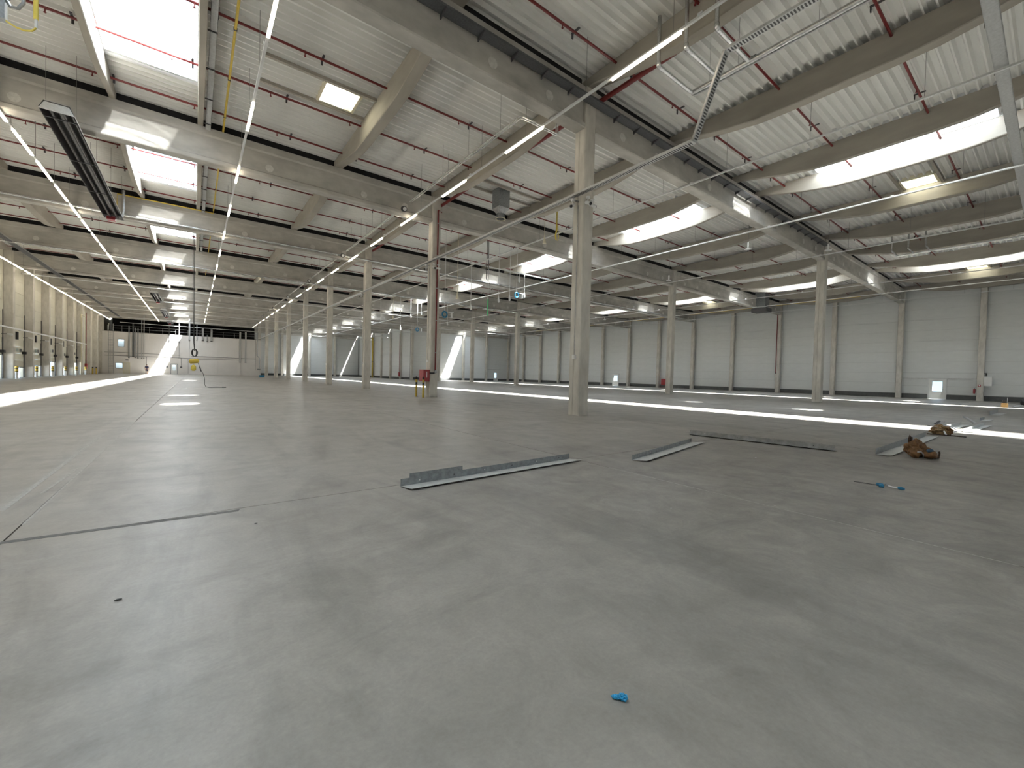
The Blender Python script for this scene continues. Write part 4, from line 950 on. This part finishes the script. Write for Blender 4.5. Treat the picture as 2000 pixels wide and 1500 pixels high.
# paper and cardboard heap
rz = math.radians(-48)
o = thing('cardboard_bundle', 'heap of crumpled cardboard wrapping on the floor', 'cardboard', (16.95, 2.02, 0), None, rz)
b = B(); blob(b, (0, 0, .16), (.42, .28, .20), 5.5, .4, 34, 18, freq=2.6); b.build('crumpled_board', M['cardboard'], o)
b = B(); blob(b, (.22, -.12, .16), (.20, .16, .14), 8.5, .45, 26, 14); b.build('bag', M['leather'], o)
o.scale = (.55, .6, .72)
def sheet(label, x, y, z, sx, sy, seed, tx, ty, rz_, m='paper', rise=.0):
    o = thing('paper_scrap', label, 'paper', (x, y, z), 'scraps on the cardboard heap', rz_)
    b = B(); n = 8
    for i in range(n+1):
        for j in range(n+1):
            u, v = (i/n-.5)*sx, (j/n-.5)*sy; h = .07*mnoise.noise(Vector((u*7+seed, v*7, seed)))+u*tx+v*ty
            b.v.append((u, v, h))
    for i in range(n):
        for j in range(n): b.f.append((i*(n+1)+j, (i+1)*(n+1)+j, (i+1)*(n+1)+j+1, i*(n+1)+j+1))
    ob = b.build('sheet', M[m], o); md = ob.modifiers.new('th', 'SOLIDIFY'); md.thickness = .004
sheet('crumpled white paper on the left of the cardboard heap', 16.90, 2.13, .22, .30, .2, 1.1, -.25, .1, rz)
sheet('pale upright paper piece on top of the cardboard heap', 16.98, 2.04, .30, .15, .1, 2.7, .9, .2, rz)
sheet('bluish grey paper on the right of the cardboard heap', 17.08, 1.90, .24, .26, .18, 4.2, -.35, .1, rz)
sheet('white strip hanging down the front of the cardboard heap', 16.84, 1.96, .12, .05, .22, 6.6, .1, .9, rz)
sheet('dark scrap sticking up behind the cardboard heap', 16.98, 2.10, .34, .13, .08, 9.2, .5, .1, rz, 'dark')
sheet('grey paper tail at the right end of the cardboard heap', 17.16, 1.78, .12, .22, .10, 3.9, -.3, 0, rz)
o = thing('wood_stick', 'thin dark stick on the floor before the paper heap', 'stick', (16.74, 1.72, 0)); B().tube([(-.06, .55, .02), (.0, .0, .018), (-.06, -.16, .02)], .016, 6).build('shaft', M['leatherd'], o); B().tube([(-.06, -.16, .02), (-.07, -.22, .02)], .02, 6).build('tip', M['dark'], o)
# wood crate with dark things, black bag far right
o = thing('wood_crate', 'small wooden crate with dark tools standing in the far sunlit stripe', 'crate', (44.7, 2.30, 0), None, .2)
for z in (.03, .19, .35):
    for s_ in (-1, 1): B().box(-.30, .30, s_*.28-.012, s_*.28+.012, z, z+.14).build('slat', M['crate'], o); B().box(s_*.30-.012, s_*.30+.012, -.28, .28, z, z+.14).build('slat', M['crate'], o)
B().box(-.29, .29, -.27, .27, .02, .04).build('bottom', M['crate'], o); B().box(-.2, .2, -.15, .2, .05, .80).build('tool_roll', M['black'], o); B().tube([(.1, -.2, .1), (.15, -.25, 1.1)], .03, 6).build('tool_handle', M['dark'], o)
o.scale = (.5, .5, .62)
o = thing('black_bag', 'black bag at the far right edge by the wall', 'bag', (51.9, 1.62, 0)); b = B(); blob(b, (0, 0, .38), (.42, .36, .42), 3.1, .3); b.build('body', M['black'], o, smooth=True); o.scale = (.7, .7, .7); B().tube([(-.2, 0, .72), (-.1, 0, .95), (.1, 0, .95), (.2, 0, .72)], .03, 6).build('handle', M['black'], o)
o = thing('grey_cable', 'grey cable lying on the floor beside the black bag', 'cable', (0, 0, 0)); B().tube([(51.4, 1.7, .02), (50.2, 2.0, .02), (49.0, 1.8, .02), (47.6, 2.0, .02), (46.5, 1.9, .02)], .025, 6).build('cable', M['rail'], o)
o = thing('caulking_tool', 'small tool with blue and white handles and thin rod on the floor', 'tool', (7.43, 1.45, 0), None, math.radians(-82))
B().tube([(-.27, .0, .02), (-.02, -.005, .02)], .005, 6).build('rod', M['dark'], o); B().tube([(-.03, 0, .03), (.04, .0, .03)], .020, 10).build('grip', M['blue'], o); B().tube([(.0, -.03, .022), (.05, -.035, .022)], .022, 10).build('trigger', M['blue'], o)
B().tube([(.04, .01, .04), (.07, .02, .05), (.09, 0, .035)], .016, 8).build('body', M['galv'], o); B().tube([(.09, 0, .03), (.14, -.005, .022), (.19, -.01, .02)], .010, 8).build('shaft', M['white'], o); B().tube([(.185, -.01, .024), (.215, -.012, .026), (.255, -.015, .022)], [.016, .022, .012], 10).build('end_grip', M['blue'], o, smooth=True)
o = thing('blue_wrapper', 'crumpled bright blue wrapper alone on the near floor', 'wrapper', (1.482, 1.11, 0), None, math.radians(40))
b = B(); blob(b, (0, -.006, .012), (.017, .019, .013), 2.2, .55, 20, 12, freq=3.5); b.build('crumple', M['bluebright'], o); b = B(); blob(b, (-.003, .02, .010), (.010, .022, .009), 5.2, .5, 16, 10, freq=3.2); b.build('tail', M['bluebright'], o)
for k, (x, y, s_) in enumerate(((4.35, 10.9, .03), (9.4, 4.2, .04), (8.1, 3.3, .05), (.45, 4.35, .02), (-.35, 3.35, .03), (4.1, 2.5, .018), (5.2, 1.9, .022), (7.2, 13.0, .04))):
    o = thing('debris_chip', ['tiny white chip left of the long angle', 'white scrap right of the short angle', 'pale scrap in front of the silver angle', 'dark crumb beside the filled floor crack', 'dark crumbs at the left of the near floor', 'white crumb on the near floor right of centre', 'white crumb on the near right floor', 'small white scrap left of the nearest column'][k], 'debris', (x, y, 0), 'small debris on the floor')
    s_ *= .6; b = B(); blob(b, (0, 0, s_*.25), (s_, s_*.5, s_*.3), k*1.7, .5, 12, 8); b.build('chip', M['black' if k in (3, 4) else 'paper'], o)

# ------------------------------------------------------------------ the far person
def person(loc, rz_):
    o = thing('person', 'person in dark navy t-shirt and shorts standing before the white office front', 'person', loc, None, rz_)
    def skin(name, verts, edges, m, sub=2, root=0):
        me_ = bpy.data.meshes.new(name); me_.from_pydata([v[:3] for v in verts], edges, []); me_.materials.append(m)
        ob = link(name, me_, o); md = ob.modifiers.new('skin', 'SKIN'); md.use_smooth_shade = True
        for i, v in enumerate(verts):
            sv = me_.skin_vertices[0].data[i]; r = v[3]; sv.radius = r if isinstance(r, tuple) else (r, r); sv.use_root = (i == root)
        sd = ob.modifiers.new('sub', 'SUBSURF'); sd.levels = sub; sd.render_levels = sub
        return ob
    V = [(0, 0, .94, (.15, .10)), (0, 0, 1.12, (.14, .095)), (0, -.01, 1.32, (.17, .105)), (0, 0, 1.44, (.10, .07)), (0, 0, 1.52, .055), (0, -.01, 1.60, .075), (0, -.01, 1.68, .085), (0, 0, 1.74, .065)]
    E_ = [(0, 1), (1, 2), (2, 3), (3, 4), (4, 5), (5, 6), (6, 7)]
    for s_ in (-1, 1):
        n = len(V); V += [(s_*.19, 0, 1.40, .055), (s_*.27, .03, 1.16, .045), (s_*.25, -.08, .94, .033), (s_*.245, -.10, .87, (.030, .02))]; E_ += [(3, n), (n, n+1), (n+1, n+2), (n+2, n+3)]
        for k, (fx, ln) in enumerate(((-.022, .075), (-.008, .085), (.006, .08), (.02, .065))):
            q = len(V); V += [(s_*.245+fx*.9, -.11, .83, .009), (s_*.245+fx, -.13, .83-ln*.6, .008), (s_*.245+fx, -.125, .83-ln, .007)]; E_ += [(n+3, q), (q, q+1), (q+1, q+2)]
        q = len(V); V += [(s_*.215, -.125, .86, .010), (s_*.205, -.15, .82, .009)]; E_ += [(n+3, q), (q, q+1)]
        n = len(V); V += [(s_*.09, 0, .86, .095), (s_*.11, -.01, .50, .06), (s_*.12, .02, .10, .038), (s_*.12, -.02, .05, .042), (s_*.13, -.14, .035, (.045, .03))]; E_ += [(0, n), (n, n+1), (n+1, n+2), (n+2, n+3), (n+3, n+4)]
    skin('body', V, E_, M['skin'])
    S_ = [(0, 0, .95, (.175, .125)), (0, 0, 1.14, (.165, .12)), (0, -.01, 1.33, (.195, .125)), (0, 0, 1.44, (.12, .085))]; SE = [(0, 1), (1, 2), (2, 3)]
    for s_ in (-1, 1): n = len(S_); S_ += [(s_*.19, 0, 1.40, .075), (s_*.245, .02, 1.22, .075)]; SE += [(3, n), (n, n+1)]
    skin('t_shirt', S_, SE, M['navy'])
    S_ = [(0, 0, .98, (.165, .12)), (0, 0, .88, (.16, .12))]; SE = [(0, 1)]
    for s_ in (-1, 1): n = len(S_); S_ += [(s_*.09, 0, .80, .115), (s_*.11, -.01, .54, .095)]; SE += [(1, n), (n, n+1)]
    skin('shorts', S_, SE, M['navy'])
    b = B(); blob(b, (0, .012, 1.735), (.092, .105, .075), 1, .06, 16, 10); b.build('hair', M['hair'], o, smooth=True)
    for s_ in (-1, 1):
        b = B(); blob(b, (s_*.13, -.07, .045), (.055, .13, .05), 2, .05, 14, 8); b.build('shoe', M['dark'], o, smooth=True)
        b = B(); blob(b, (s_*.032, -.088, 1.655), (.012, .008, .009), 2, .0, 8, 6); b.build('eye', M['black'], o)
        b = B(); blob(b, (s_*.088, 0, 1.64), (.012, .02, .032), 3, .0, 8, 6); b.build('ear', M['skin'], o)
    b = B(); b.tube([(0, -.09, 1.66), (0, -.108, 1.625), (0, -.09, 1.615)], [.008, .014, .008], 8); b.build('nose', M['skin'], o); B().box(-.022, .022, -.092, -.084, 1.585, 1.592).build('mouth', M['redbox'], o)
person((-6.95, 101.6, 0), .15)
